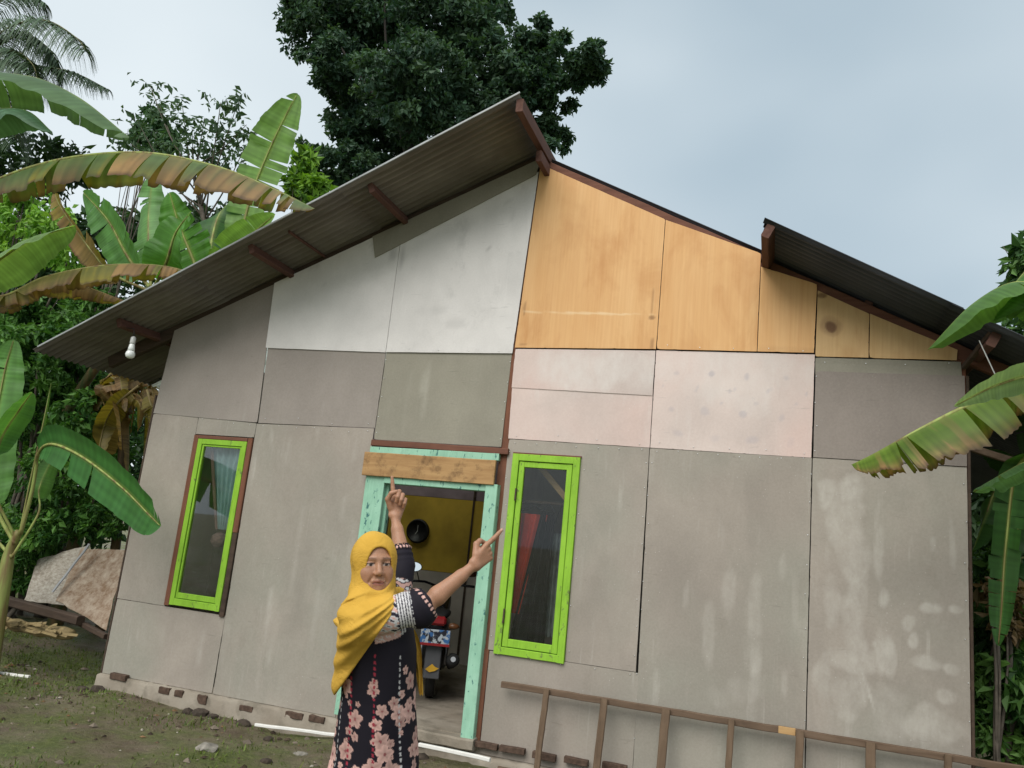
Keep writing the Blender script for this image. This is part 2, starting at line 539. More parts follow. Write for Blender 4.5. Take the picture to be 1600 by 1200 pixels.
mud = g.mix(g.ramp(g.noise(v, 40, 4, 0.7), 0.62, 0.72), mud, (0.27, 0.24, 0.19))
g.col(mud)
g.rough(g.ramp(g.noise(v, 2.1, 3), 0.35, 0.65, (0.38, 0.38, 0.38), (0.9, 0.9, 0.9)))
g.bump(g.noise(v, 11, 8, 0.75), 1.0, 0.06)
ground = mesh('ground', np.stack([gx, gy, gz], -1).reshape(-1, 3), gf, g.m, None, True)
tag(ground, 'damp muddy yard with patches of moss and short grass', None, None, 'structure')

# ------------------------------------------------------------------ house
house = thing('house', 'single-storey house clad in patched grey boards with corrugated gable roof', 'house', (-2.3, 0.0, -0.06))
RL = lambda x: 3.28 + 0.4405 * (x + 5.80)          # underside line of the left slope on the facade
RR = lambda x: 3.20 - 0.5017 * (x - 1.20)          # right slope

def panel(corners, y, mat, name='wall_panel', th=0.007, res=0.04, hole=None, stain=None, smut=None, warp=0.0025, seed=0, label=None, top=None):
    """a wall board from four (x, z) corners: bl, br, tr, tl; the board has real thickness, slightly warped"""
    bl, br, tr, tl = [np.array(c, float) for c in corners]
    W = max(np.linalg.norm(br - bl), np.linalg.norm(tr - tl)); H = max(np.linalg.norm(tl - bl), np.linalg.norm(tr - br))
    us = list(np.linspace(0, 1, max(3, int(W / res) + 1))); vs = list(np.linspace(0, 1, max(3, int(H / res) + 1)))
    if hole:
        x0, x1, z0, z1 = hole
        for q in (x0, x1):
            us.append((q - bl[0]) / (br[0] - bl[0]))
        for q in (z0, z1):
            vs.append((q - bl[1]) / (tl[1] - bl[1]))
        us = sorted(u for u in us if -1e-9 <= u <= 1 + 1e-9); vs = sorted(u for u in vs if -1e-9 <= u <= 1 + 1e-9)
    us = np.array(us); vs = np.array(vs)
    U, V = np.meshgrid(us, vs, indexing='ij')
    P = ((1-U)*(1-V))[..., None]*bl + (U*(1-V))[..., None]*br + (U*V)[..., None]*tr + ((1-U)*V)[..., None]*tl
    rng = np.random.RandomState(seed + 11)
    a = rng.uniform(-1, 1, 4)
    yy = y + warp * (a[0]*np.sin(3*U + a[1]*3) + a[2]*np.sin(4*V + a[3]*3))
    n = U.size; nu, nv = U.shape
    def wob(k):
        t_ = np.linspace(0, 1, k); q_ = np.zeros(k)
        for j in range(1, 7):
            q_ += np.sin(t_ * j * 5.1 * max(W, H) + rng.uniform(0, 6.28)) / j
        return np.abs(q_) * 0.0007 + (rng.uniform(0, 1, k) > 0.95) * rng.uniform(0, 0.003, k)
    P[:, 0, 1] += wob(nu); P[:, -1, 1] -= wob(nu); P[0, :, 0] += wob(nv); P[-1, :, 0] -= wob(nv)
    for (i_, j_) in ((0, 0), (0, -1), (-1, 0), (-1, -1)):
        P[i_, j_] += (np.array([U.mean() - U[i_, j_], V.mean() - V[i_, j_]])) * max(0.0, rng.uniform(-0.012, 0.010))
    fr = np.stack([P[..., 0], yy, P[..., 1]], -1).reshape(-1, 3)
    bk = fr + np.array([0, th, 0])
    I = np.arange(n).reshape(nu, nv)
    quads = []
    keep = np.ones((nu-1, nv-1), bool)
    if hole:
        cx = (P[:-1, :-1, 0] + P[1:, 1:, 0]) / 2; cz = (P[:-1, :-1, 1] + P[1:, 1:, 1]) / 2
        keep &= ~((cx > hole[0]) & (cx < hole[1]) & (cz > hole[2]) & (cz < hole[3]))
    q = np.stack([I[:-1, :-1], I[1:, :-1], I[1:, 1:], I[:-1, 1:]], -1)[keep]
    quads.append(q)
    quads.append(q[:, ::-1] + n)
    def edge(e, kk=None):
        e = np.array(e); quads.append(np.stack([e[1:], e[:-1], e[:-1] + n, e[1:] + n], -1)[kk if kk is not None else slice(None)])
    edge(I[:, 0]); edge(I[-1, :]); edge(I[::-1, -1]); edge(I[0, ::-1])
    V3 = np.vstack([fr, bk])
    X, Z = V3[:, 0], V3[:, 2]
    def vnoise(x, y, sd_):
        xi, yi = np.floor(x).astype(int), np.floor(y).astype(int); fx, fy = x - xi, y - yi
        hsh = lambda i, j: (np.sin(i * 127.1 + j * 311.7 + sd_ * 74.7) * 43758.5453) % 1.0
        sx, sy = fx * fx * (3 - 2 * fx), fy * fy * (3 - 2 * fy)
        return (hsh(xi, yi) * (1 - sx) + hsh(xi + 1, yi) * sx) * (1 - sy) + (hsh(xi, yi + 1) * (1 - sx) + hsh(xi + 1, yi + 1) * sx) * sy
    def paint(bl_):
        d = np.zeros(len(V3))
        if not bl_: return d
        nz = sum(vnoise(X * 9 * 2**o_, Z * 6 * 2**o_, seed + o_) / 2**o_ for o_ in range(4)) / 1.875 - 0.5
        wx = (vnoise(X * 7, Z * 5, seed + 21) - 0.5) * 0.05; wz = (vnoise(X * 7, Z * 5, seed + 33) - 0.5) * 0.08
        for (bx, bz, rx, rz, amt, *ang) in (bl_ or []):
            dx, dz = X - bx + wx * min(1.0, rx / 0.05), Z - bz + wz * min(1.0, rz / 0.06)
            if ang:
                c_, s_ = math.cos(ang[0]), math.sin(ang[0]); dx, dz = dx*c_ + dz*s_, -dx*s_ + dz*c_
            e = (dx / rx)**2 + (dz / rz)**2 + nz * 2.6
            d = np.maximum(d, amt * np.clip(1.35 - e, 0, 1) ** 0.8)
        return d
    o = mesh(name, V3, np.vstack(quads), mat, house, False, None, {'stain': paint(stain), 'smut': paint(smut)})
    if label: o['label'] = label
    return o

# bottom rows, left of the door
panel([(-5.90, -0.055), (-4.657, -0.055), (-4.65, 0.612), (-5.893, 0.618)], -0.008, M_grey, seed=1, stain=[(-4.85, 0.28, 0.03, 0.12, 0.5), (-5.3, 0.35, 0.04, 0.1, 0.3)])
panel([(-5.893, 0.622), (-5.335, 0.618), (-5.335, 2.405), (-5.885, 2.41)], -0.008, M_grey, seed=2)
panel([(-5.331, 2.235), (-4.655, 2.235), (-4.655, 2.372), (-5.331, 2.400)], -0.008, M_grey, seed=3)
panel([(-4.643, -0.055), (-3.408, -0.055), (-3.408, 2.385), (-4.65, 2.368)], -0.009, M_grey, seed=4,
      stain=[(-4.0, 1.25, 0.03, 0.35, 0.45), (-4.2, 0.75, 0.025, 0.2, 0.6), (-3.72, 0.8, 0.03, 0.3, 0.4), (-3.6, 1.7, 0.02, 0.15, 0.5), (-4.12, 0.4, 0.02, 0.12, 0.5), (-3.55, 2.15, 0.02, 0.12, 0.5)])
# middle row, left
panel([(-5.886, 2.414), (-4.648, 2.378), (-4.71, 3.76), (-5.82, 3.272)], -0.010, M_mauve, seed=5)
panel([(-4.640, 2.376), (-3.402, 2.389), (-3.393, 3.16), (-4.67, 3.16)], -0.006, M_mauve, seed=6)
panel([(-3.396, 2.285), (-2.190, 2.285), (-2.180, 3.16), (-3.388, 3.16)], -0.008, M_olive, seed=7,
      stain=[(-2.95, 2.75, 0.03, 0.25, 0.75), (-3.12, 2.8, 0.03, 0.15, 0.3)])
# pale gable boards lap over the row below
panel([(-4.685, 3.105), (-3.392, 3.085), (-3.392, 4.34), (-4.705, 3.762)], -0.021, M_white, seed=8, smut=[(-4.15, 3.75, 0.02, 0.02, 0.4), (-4.35, 3.95, 0.15, 0.06, 0.25), (-3.45, 4.05, 0.05, 0.10, 0.5), (-3.6, 4.15, 0.12, 0.04, 0.3)])
panel([(-3.388, 3.088), (-2.172, 3.098), (-2.098, 4.79), (-3.388, 4.34)], -0.021, M_white, seed=9, smut=[(-3.36, 4.0, 0.04, 0.12, 0.5), (-2.3, 4.35, 0.03, 0.05, 0.25), (-2.5, 4.05, 0.012, 0.02, 0.7), (-2.95, 3.5, 0.15, 0.05, 0.2), (-2.75, 3.35, 0.1, 0.04, 0.25), (-2.35, 4.5, 0.04, 0.02, 0.3), (-3.15, 4.25, 0.06, 0.025, 0.3)])
panel([(-3.63, 4.00), (-2.115, 4.755), (-2.085, 4.915), (-3.69, 4.215)], -0.032, M_olive, name='trim_board', seed=10)
# plywood on the right of the ridge
panel([(-2.155, 3.150), (-0.946, 3.158), (-0.940, 4.285), (-2.088, 4.862)], -0.020, M_ply, seed=11, res=0.015,
      stain=[(-1.55, 3.46, 0.55, 0.008, 0.55, -0.02)], smut=[(-0.99, 3.42, 0.025, 0.02, 0.6), (-2.10, 3.5, 0.012, 0.06, 0.45), (-0.98, 3.2, 0.012, 0.05, 0.4), (-2.08, 3.18, 0.05, 0.01, 0.4), (-1.0, 3.55, 0.008, 0.1, 0.35), (-1.2, 3.15, 0.2, 0.006, 0.3)], label='orange plywood sheet under the ridge')
panel([(-0.942, 3.158), (-0.165, 3.152), (-0.162, 3.965), (-0.936, 4.282)], -0.018, M_ply, seed=12, res=0.03)
panel([(-0.161, 3.152), (0.252, 3.148), (0.262, 3.700), (-0.158, 3.852)], -0.018, M_ply, seed=12, res=0.03, smut=[(0.05, 3.16, 0.3, 0.03, 0.15)])
panel([(0.262, 3.122), (0.632, 3.118), (0.635, 3.462), (0.268, 3.652)], -0.014, M_ply2, seed=13, res=0.012,
      smut=[(0.37, 3.36, 0.035, 0.055, 0.9), (0.37, 3.36, 0.06, 0.09, 0.35), (0.30, 3.60, 0.03, 0.02, 0.7)], label='narrow plywood offcut with a dark knot')
panel([(0.637, 3.118), (1.215, 3.112), (1.222, 3.190), (0.640, 3.462)], -0.015, M_ply2, seed=14)
# pinkish boards
panel([(-2.150, 2.80), (-0.952, 2.772), (-0.950, 3.146), (-2.150, 3.140)], -0.016, M_pink, seed=15, stain=[(-1.5, 2.95, 0.6, 0.16, 0.75)], label='pale pink board strip lapped over the board below')
panel([(-2.136, 2.362), (-0.948, 2.352), (-0.950, 2.83), (-2.148, 2.83)], -0.009, M_pink, seed=16)
sm = []
rj = np.random.RandomState(6)
for i in range(4):
    u_ = lambda a_=0.012: rj.uniform(-a_, a_)
    sm += [(-0.78 + i*0.275 + u_(), 2.965 - i*0.004 + u_(), 0.022 + u_(0.008), 0.026 + u_(0.008), 0.36 + u_(0.12)), (-0.80 + i*0.275 + u_(), 2.665 - 0.006*i + u_(), 0.028 + u_(0.008), 0.028 + u_(0.008), 0.34 + u_(0.1)), (-0.73 + i*0.275 + u_(0.025), 2.475 - 0.008*i + u_(0.02), 0.045 + u_(), 0.03 + u_(), 0.22 + u_(0.1)), (-0.62 + i*0.275 + u_(0.02), 2.84 + u_(0.02), 0.012, 0.018, 0.28 + u_(0.15)), (-0.70 + i*0.27 + u_(0.03), 2.745 + u_(0.03), 0.014, 0.014, 0.25 + u_(0.15)), (-0.89 + i*0.28 + u_(0.03), 2.83 + u_(0.03), 0.009, 0.016, 0.28)]
panel([(-0.944, 2.352), (0.250, 2.345), (0.258, 3.138), (-0.946, 3.150)], -0.010, M_pink, seed=17, res=0.012, smut=sm, stain=[(-0.35, 3.0, 0.6, 0.3, 0.5)], label='pink board dotted with rows of grey spots')
# right end, middle row
panel([(0.264, 2.98), (1.252, 2.975), (1.245, 3.105), (0.262, 3.116)], -0.006, M_olive, seed=18, stain=[(0.72, 2.985, 0.2, 0.014, 0.9)])
panel([(0.262, 2.350), (1.272, 2.345), (1.265, 3.0), (0.266, 3.008)], -0.012, M_dark_mauve, seed=19)
# bottom row, right of the door
panel([(-2.128, 0.658), (-0.944, 0.655), (-0.950, 2.350), (-2.128, 2.358)], -0.008, M_grey, seed=20, hole=(-2.078, -1.492, 0.60, 2.238))
panel([(-2.112, -0.115), (-0.922, -0.115), (-0.922, 0.652), (-2.112, 0.654)], -0.010, M_grey, seed=21)
panel([(-0.918, -0.115), (0.254, -0.115), (0.254, 2.344), (-0.946, 2.348)], -0.009, M_grey, seed=22, res=0.02,
      stain=[(-0.30, 1.35, 0.045, 0.22, 0.5), (-0.42, 1.0, 0.04, 0.25, 0.45), (-0.1, 1.1, 0.04, 0.35, 0.5), (0.07, 1.55, 0.03, 0.12, 0.4), (0.17, 1.3, 0.02, 0.2, 0.35), (0.10, 0.75, 0.02, 0.15, 0.5), (-0.6, 1.25, 0.02, 0.1, 0.4), (-0.25, 0.6, 0.15, 0.1, 0.3)])
B = [((1292, 775), (14, 22), .9), ((1325, 770), (26, 25), .95), ((1320, 805), (30, 35), .7), ((1328, 850), (28, 50), .75), ((1332, 895), (18, 20), .9),
     ((1300, 940), (14, 35), .6), ((1335, 970), (18, 60), .75), ((1325, 1030), (38, 22), .8), ((1290, 1065), (16, 35), .6), ((1325, 1085), (30, 30), .7), ((1375, 1020), (10, 30), .9),
     ((1388, 1030), (8, 30), .9), ((1418, 967), (12, 12), 1), ((1427, 1000), (9, 12), 1), ((1455, 947), (14, 9), .95), ((1452, 1038), (22, 9), .8), ((1490, 1045), (12, 8), .7),
     ((1455, 1130), (55, 22), .75), ((1480, 1090), (14, 10), .8), ((1385, 1110), (28, 40), .5), ((1375, 860), (8, 40), .6), ((1380, 930), (8, 14), .8), ((1455, 850), (5, 12), .7), ((1487, 850), (5, 35), .6), ((1490, 950), (12, 6), .8), ((1368, 1005), (5, 6), .9)]
st = []
for (bx, bz), (rx, rz), a_ in B:
    p = at(bx, bz); st.append((p[0], p[2], rx * 0.0042, rz * 0.0046, a_))
st.append((0.66, 0.72, 0.012, 0.16, 0.95, 0.35))
panel([(0.260, -0.115), (1.268, -0.115), (1.272, 2.341), (0.260, 2.346)], -0.008, M_grey, seed=23, res=0.012, stain=st, label='grey board blotched with white plaster stains')

# timber that shows between the boards
def hpart(name, mat, fn, parent=None, label=None, smooth=False):
    g_ = Geo(); fn(g_)
    o = g_.build(name, mat, parent or house, smooth)
    if label: o['label'] = label
    return o
hpart('post', M_redwood_z, lambda q: q.bar((-2.160, 0.045, -0.05), (-2.160, 0.045, 4.80), 0.09, 0.09, (0, 1, 0), nseg=8, jit=0.002))
hpart('cover_strip', M_redwood_z, lambda q: q.bar((-2.142, 0.0, -0.02), (-2.142, 0.0, 0.66), 0.05, 0.03, (0, 1, 0), nseg=3, jit=0.001))
hpart('corner_post', M_redwood_z, lambda q: q.bar((-5.865, 0.05, -0.05), (-5.80, 0.05, 3.25), 0.08, 0.08, (0, 1, 0), nseg=6, jit=0.002))
hpart('corner_post', M_redwood_z, lambda q: q.bar((1.238, 0.047, -0.1), (1.238, 0.047, 3.15), 0.08, 0.08, (0, 1, 0), nseg=6, jit=0.002))
hpart('corner_strip', M_darkwood, lambda q: q.bar((1.283, 0.012, -0.1), (1.285, 0.012, 3.0), 0.02, 0.045, (0, 1, 0), nseg=6, jit=0.001))
hpart('corner_strip', M_darkwood, lambda q: q.bar((-5.915, 0.012, -0.06), (-5.90, 0.012, 2.6), 0.02, 0.045, (0, 1, 0), nseg=6, jit=0.001))
hpart('head_beam', M_redwood_x, lambda q: q.bar((-3.40, -0.018, 2.253), (-2.115, -0.018, 2.248), 0.05, 0.052, (0, 0, 1), nseg=8, jit=0.0015))

# door frame
door = Geo().bar((-3.305, -0.005, -0.02), (-3.305, -0.005, 1.965), 0.185, 0.10, (0, 1, 0), nseg=6, jit=0.0006).build('door_frame', M_mint, house)
door['label'] = 'mint green wooden door frame with peeling paint'
dj = lambda fn: hpart('jamb', M_mint, fn, door)
dj(lambda q: q.bar((-2.205, -0.02, -0.02), (-2.215, -0.02, 1.965), 0.105, 0.12, (0, 1, 0), nseg=6, jit=0.0006))
dj(lambda q: q.bar((-3.205, 0.030, 0.0), (-3.205, 0.030, 1.90), 0.03, 0.06, (0, 1, 0)))
hpart('lintel', M_mint, lambda q: q.bar((-3.21, -0.012, 1.935), (-2.262, -0.012, 1.935), 0.11, 0.062, (0, 0, 1), nseg=6, jit=0.0006), door)
hpart('transom', M_mint, lambda q: q.bar((-3.40, -0.014, 2.186), (-2.19, -0.014, 2.196), 0.06, 0.062, (0, 0, 1), nseg=6, jit=0.0006), door)
hpart('plank', M_tanplank, lambda q: q.bar((-3.425, -0.075, 2.060), (-2.195, -0.085, 2.060), 0.025, 0.205, (0, 0, 1), nseg=10, jit=0.0015), house, 'rough tan plank nailed across the door head')
# door leaf swung inwards against the left
hpart('door_leaf', plain('pale_door_paint', (0.25, 0.17, 0.10), 0.6), lambda q: q.bar((-3.225, 0.08, 0.955), (-3.60, 0.85, 0.955), 0.035, 1.87, (0, 0, 1), 0.004))

# windows: casing, fixed frame, sash, glass
def rect_frame(name, mat, parent, x0, x1, z0, z1, w, y0, y1, wb=None, seed=0):
    wb = wb or w
    yc, h = (y0 + y1) / 2, y1 - y0
    a = Geo()
    a.bar((x0 + w/2, yc, z0), (x0 + w/2, yc, z1), w, h, (0, 1, 0), 0.003, nseg=5, jit=0.0007, seed=seed)
    a.bar((x1 - w/2, yc, z0), (x1 - w/2, yc, z1), w, h, (0, 1, 0), 0.003, nseg=5, jit=0.0007, seed=seed + 1)
    a.bar((x0 + w, yc + 0.002, z1 - w/2), (x1 - w, yc + 0.002, z1 - w/2), h, w, (0, 0, 1), 0.003)
    a.bar((x0 + w, yc + 0.002, z0 + wb/2), (x1 - w, yc + 0.002, z0 + wb/2), h, wb, (0, 0, 1), 0.003)
    return a.build(name, mat, parent)
# right window
win = rect_frame('window', M_lime, house, -2.072, -1.496, 0.640, 2.236, 0.056, -0.035, 0.05, seed=3)
win['label'] = 'tall narrow window in a lime green frame right of the door'
rect_frame('sash', M_lime, win, -2.010, -1.558, 0.702, 2.174, 0.045, -0.024, 0.012, 0.06, seed=6)
hpart('pane', M_glass, lambda q: q.box(-1.97, -1.60, -0.006, -0.002, 0.755, 2.135), win)
hpart('hinge', M_darkwood, lambda q: q.box(-2.020, -2.008, -0.044, -0.036, 0.88, 0.99), win)
hpart('hinge', M_darkwood, lambda q: q.box(-2.020, -2.008, -0.044, -0.036, 1.85, 1.95), win)
hpart('casing_board', M_redwood_x, lambda q: q.box(-2.075, -1.49, -0.02, -0.004, 2.236, 2.249), win)
# left window: brown casing around a lime frame
win1 = rect_frame('window', M_lime, house, -5.272, -4.712, 0.640, 2.190, 0.050, -0.030, 0.05, 0.06, seed=12)
win1['label'] = 'tall narrow window with lime green frame inside brown boards'
rect_frame('sash', M_lime, win1, -5.218, -4.765, 0.705, 2.138, 0.018, -0.020, 0.012, 0.05, seed=15)
hpart('pane', M_glass, lambda q: q.box(-5.202, -4.782, -0.006, -0.002, 0.75, 2.12), win1)
hpart('casing_board', M_redwood_z, lambda q: q.bar((-5.302, -0.012, 0.63), (-5.302, -0.012, 2.225), 0.055, 0.03, (0, 1, 0), nseg=5, jit=0.001), win1)
hpart('casing_board', M_redwood_z, lambda q: q.bar((-4.682, -0.014, 1.35), (-4.682, -0.014, 2.225), 0.052, 0.03, (0, 1, 0), nseg=5, jit=0.001), win1)
hpart('casing_board', M_darkwood, lambda q: q.bar((-4.682, -0.012, 0.60), (-4.682, -0.012, 1.345), 0.050, 0.026, (0, 1, 0), nseg=5, jit=0.001), win1)
hpart('casing_board', M_redwood_x, lambda q: q.bar((-5.272, -0.013, 2.208), (-4.712, -0.013, 2.208), 0.03, 0.034, (0, 0, 1)), win1)

# foundation: plaster strip with bare bricks
def foundation(x0, x1, z0, z1, seed):
    n = int((x1 - x0) / 0.05)
    rng = np.random.RandomState(seed)
    gq = Geo()
    xs_ = np.linspace(x0, x1, n)
    prof = [(-0.002, z1), (-0.045, z1 - 0.004), (-0.060, z1 - 0.03), (-0.075, (z0 + z1) / 2), (-0.10, z0)]
    V_ = []
    for i, x in enumerate(xs_):
        for j, (yy, zz) in enumerate(prof):
            V_.append((x, yy + rng.normal(0, 0.009) * (j > 0), zz + rng.normal(0, 0.007) * (j > 0)))
    k = len(prof)
    gq.add(V_, [(i*k + j, i*k + j + 1, (i+1)*k + j + 1, (i+1)*k + j) for i in range(n - 1) for j in range(k - 1)])
    return gq.build('foundation', M_concrete, house, True)
fd = foundation(-5.92, -3.30, -0.30, -0.058, 1)
fd2 = foundation(-3.30, 1.30, -0.30, -0.118, 2)
bm_brick = None
def brick(x, z, w, h, y, parent):
    global bm_brick
    gq = Geo().bar((x - w/2, y, z), (x + w/2, y, z), 0.05, h, (0, 0, 1), 0.003, nseg=3, jit=0.0022, seed=int(x*1000) % 997)
    return gq.build('brick', M_brick, parent)
for (bx, bz, bw, bh) in [(185, 1058, 32, 10), (257, 1079, 20, 10), (280, 1084, 16, 10), (316, 1093, 18, 14), (385, 1107, 24, 8), (460, 1118, 30, 9), (495, 1124, 26, 9)]:
    p = at(bx, bz, -0.06); brick(p[0], p[2], bw * 0.0055, bh * 0.0052, -0.046, fd)
for (bx, bz, bw, bh) in [(700, 1153, 34, 8), (760, 1165, 36, 8), (800, 1172, 40, 8), (850, 1182, 36, 9), (900, 1190, 36, 8), (960, 1198, 36, 8)]:
    p = at(bx, bz, -0.06); brick(p[0], p[2], bw * 0.005, bh * 0.0052, -0.050, fd2)

# nails along the board edges
gn = Geo()
rng = np.random.RandomState(5)
def nailrow(a, b, n_, y=-0.022):
    for t in np.linspace(0.04, 0.96, n_):
        x = a[0] + (b[0] - a[0]) * t + rng.normal(0, 0.006); z = a[1] + (b[1] - a[1]) * t + rng.normal(0, 0.01)
        gn.lathe([(0.0045, 0), (0.003, 0.003)], 6, Matrix.Translation((x, y, z)) @ Matrix.Rotation(math.pi/2, 4, 'X'))
for a, b, k, y in [((-2.12, 2.33), (-0.96, 2.33), 7, -0.0105), ((-2.10, 2.395), (-0.98, 2.385), 4, -0.0125), ((-0.93, 2.33), (0.24, 2.325), 8, -0.0115), ((-0.92, 2.385), (0.24, 2.37), 5, -0.0130), ((0.275, 2.375), (0.275, 2.98), 4, -0.0145), ((-2.11, 0.68), (-2.10, 2.3), 8, -0.0105), ((-1.475, 0.68), (-1.475, 2.2), 5, -0.0105), ((-0.965, 0.7), (-0.965, 2.3), 8, -0.0105), ((-0.925, 0.1), (-0.925, 2.3), 10, -0.0115), ((0.24, 0.2), (0.24, 2.3), 10, -0.0115), ((1.25, 0.3), (1.255, 2.3), 8, -0.0105), ((-2.09, 0.63), (-0.94, 0.63), 5, -0.0125), ((-2.20, 2.32), (-2.195, 3.05), 5, -0.0105), ((-3.38, 2.32), (-3.38, 3.05), 5, -0.0105), ((0.3, 3.08), (1.2, 3.08), 4, -0.0085), ((-4.63, 2.35), (-3.42, 2.36), 7, -0.0115), ((-4.62, 2.42), (-3.42, 2.42), 4, -0.0085), ((-5.3, 2.39), (-4.7, 2.36), 4, -0.0105), ((-0.9, 3.18), (0.22, 3.17), 5, -0.0205), ((-4.4, 3.13), (-2.2, 3.12), 8, -0.0235)]:
    nailrow(a, b, k, y)
o = gn.build('nails', M_nail, house); o['kind'] = 'stuff'

# the other walls and the inside
M_inner = plain('inner_board', (0.20, 0.18, 0.155), 0.85, var=0.15, scale=3)
D_H = 7.0
def wall_part(name, mat, fn): return hpart(name, mat, fn)
for k in range(6):
    y0, y1 = 0.10 + k * 1.15, 0.10 + (k + 1) * 1.15 - 0.006
    hpart('side_panel', M_grey, lambda q: q.box(-5.900, -5.890, y0, y1, -0.055, 3.22))
    hpart('side_panel', M_grey, lambda q: q.box(1.262, 1.272, y0, y1, -0.115, 3.12))
def back(q):
    q.add([(-5.9, D_H, -0.1), (1.27, D_H, -0.1), (1.27, D_H, 3.15), (-2.07, D_H, 4.85), (-5.9, D_H, 3.2), (-5.9, D_H + .01, -0.1), (1.27, D_H + .01, -0.1), (1.27, D_H + .01, 3.15), (-2.07, D_H + .01, 4.85), (-5.9, D_H + .01, 3.2)],
          [(0, 1, 2, 3, 4), (9, 8, 7, 6, 5), (0, 5, 6, 1), (1, 6, 7, 2), (2, 7, 8, 3), (3, 8, 9, 4), (4, 9, 5, 0)])
hpart('back_wall', M_inner, back)
hpart('floor', M_concrete, lambda q: q.box(-5.88, 1.25, 0.0, D_H - 0.01, -0.25, 0.0))
hpart('doorstep', M_concrete, lambda q: q.bar((-3.25, -0.03, -0.045), (-2.14, -0.03, -0.05), 0.16, 0.085, (0, 0, 1), 0.012, nseg=10, jit=0.006))
M_yellow = plain('yellow_inner_paint', (0.55, 0.37, 0.045), 0.6, var=0.3, scale=2)
M_greyin = plain('grey_inner_plaster', (0.52, 0.47, 0.42), 0.85, var=0.2, scale=3)
M_violet = plain('violet_inner_cloth', (0.28, 0.22, 0.25), 0.85, var=0.25, scale=4)
hpart('partition_board', M_yellow, lambda q: q.box(-5.2, -3.62, 3.20, 3.215, 1.06, 1.98))
hpart('partition_board', M_yellow, lambda q: q.box(-3.605, -2.6, 3.195, 3.21, 1.06, 1.98))
hpart('partition_post', M_darkwood, lambda q: q.box(-3.622, -3.598, 3.185, 3.1935, 0.0, 2.6))
hpart('partition_wall', M_greyin, lambda q: q.box(-5.85, -2.6, 3.20, 3.24, 0.0, 1.055))
hpart('partition_board', M_violet, lambda q: q.box(-5.85, -2.6, 3.205, 3.22, 1.985, 3.1))
hpart('inner_wall', M_greyin, lambda q: q.box(-2.60, -2.56, 1.9, 6.9, 0.0, 2.9))
hpart('inner_wall', M_inner, lambda q: q.box(-2.55, 1.25, 2.6, 2.64, 0.0, 3.0))

# roof
roof = hpart('roof', M_redwood_y, lambda q: q.bar((-2.03, -0.86, 4.935), (-2.03, 7.3, 4.935), 0.06, 0.11, (0, 0, 1), nseg=10, jit=0.002), house)
roof['label'] = 'corrugated gable roof on red-brown timber, its front overhang cut away beside the ridge'
def sheet_mesh(name, mat, length, slope, sign, width=0.80, shear=0.0, rows=5):
    nw = 88
    ys_ = np.linspace(0, width, nw + 1)
    us_ = np.linspace(0, length, rows)
    wv = 0.0125 * np.cos(ys_ / 0.076 * 2 * math.pi)
    ca, sa = math.cos(slope), math.sin(slope)
    top, bot = [], []
    for u in us_:
        for k, y in enumerate(ys_):
            for dst, t in ((top, 0.0022), (bot, -0.0022)):
                h = wv[k] + t
                dst.append((-sign * (u * ca + h * sa), y + shear * u, -u * sa + h * ca))
    V_ = np.array(top + bot); n = len(top); w_ = nw + 1
    I = np.arange(n).reshape(rows, w_)
    q = np.stack([I[:-1, :-1], I[1:, :-1], I[1:, 1:], I[:-1, 1:]], -1).reshape(-1, 4)
    qs = [q if sign > 0 else q[:, ::-1], (q[:, ::-1] if sign > 0 else q) + n]
    for e in (I[0], I[-1], I[:, 0], I[:, -1]):
        qs.append(np.stack([e[:-1], e[1:], e[1:] + n, e[:-1] + n], -1))
    o_ = mesh(name, V_, np.vstack(qs), mat, roof, True)
    return o_
def place_sheets(proto, origins, shear_c):
    first = True
    for p in origins:
        if first:
            o_ = proto; first = False
        else:
            o_ = proto.copy(); COL.objects.link(o_); o_.parent = roof
            o_.matrix_parent_inverse = proto.matrix_parent_inverse.copy()
        o_.location = p
aL = math.atan(0.4405)
ridge_x, ridge_zL = -2.035, RL(-2.035) + 0.085
sl = 1.82; step = 1.74
orig = []
SH = 0.045
for c_ in range(3):
    for r_ in range(11):
        u0 = c_ * step
        orig.append((ridge_x - u0 * math.cos(aL), -0.88 + SH * u0 + r_ * 0.745 + 0.0, ridge_zL - u0 * math.sin(aL) - 0.006 * c_ + 0.004 * (r_ % 2)))
place_sheets(sheet_mesh('roof_sheet', M_sheet, sl, aL, 1, shear=SH), orig, SH)
aR = math.atan(0.5017)
ridge_zR = RR(-2.02) + 0.11
up_o, lo_o = [], []
for r_ in range(10):
    up_o.append((-2.02, 0.02 + r_ * 0.745, ridge_zR + 0.003 * (r_ % 2)))
place_sheets(sheet_mesh('roof_sheet', M_sheet2, 2.14, aR, -1, shear=0.0), up_o, 0)
for c_ in range(2):
    for r_ in range(11):
        u0 = 2.11 + c_ * 1.36
        lo_o.append((-2.02 + u0 * math.cos(aR), -0.66 + 0.085 * (u0 - 2.11) + r_ * 0.745, ridge_zR - u0 * math.sin(aR) - 0.008 - 0.006 * c_ + 0.004 * (r_ % 2)))
place_sheets(sheet_mesh('roof_sheet', M_sheet2, 1.44, aR, -1, shear=0.085), lo_o, 0)
def purlin(x, zt, y0, y1=7.2, w=0.05, h=0.09, slope=0.0, seed=0):
    up = (math.sin(slope), 0, math.cos(slope))
    return hpart('purlin', M_redwood_y, lambda q: q.bar((x, y0, zt - h/2), (x, y1, zt - h/2), w, h, up, 0.006, nseg=12, jit=0.003, seed=seed), roof)
for k, (x, y0) in enumerate([(-3.37, -0.70), (-4.53, -0.66), (-6.02, -0.52)]):
    purlin(x, RL(x) + 0.065, y0, slope=-aL, seed=k)
purlin(-4.20, RL(-4.20) + 0.070, -0.60, w=0.022, h=0.03, slope=-aL, seed=9)
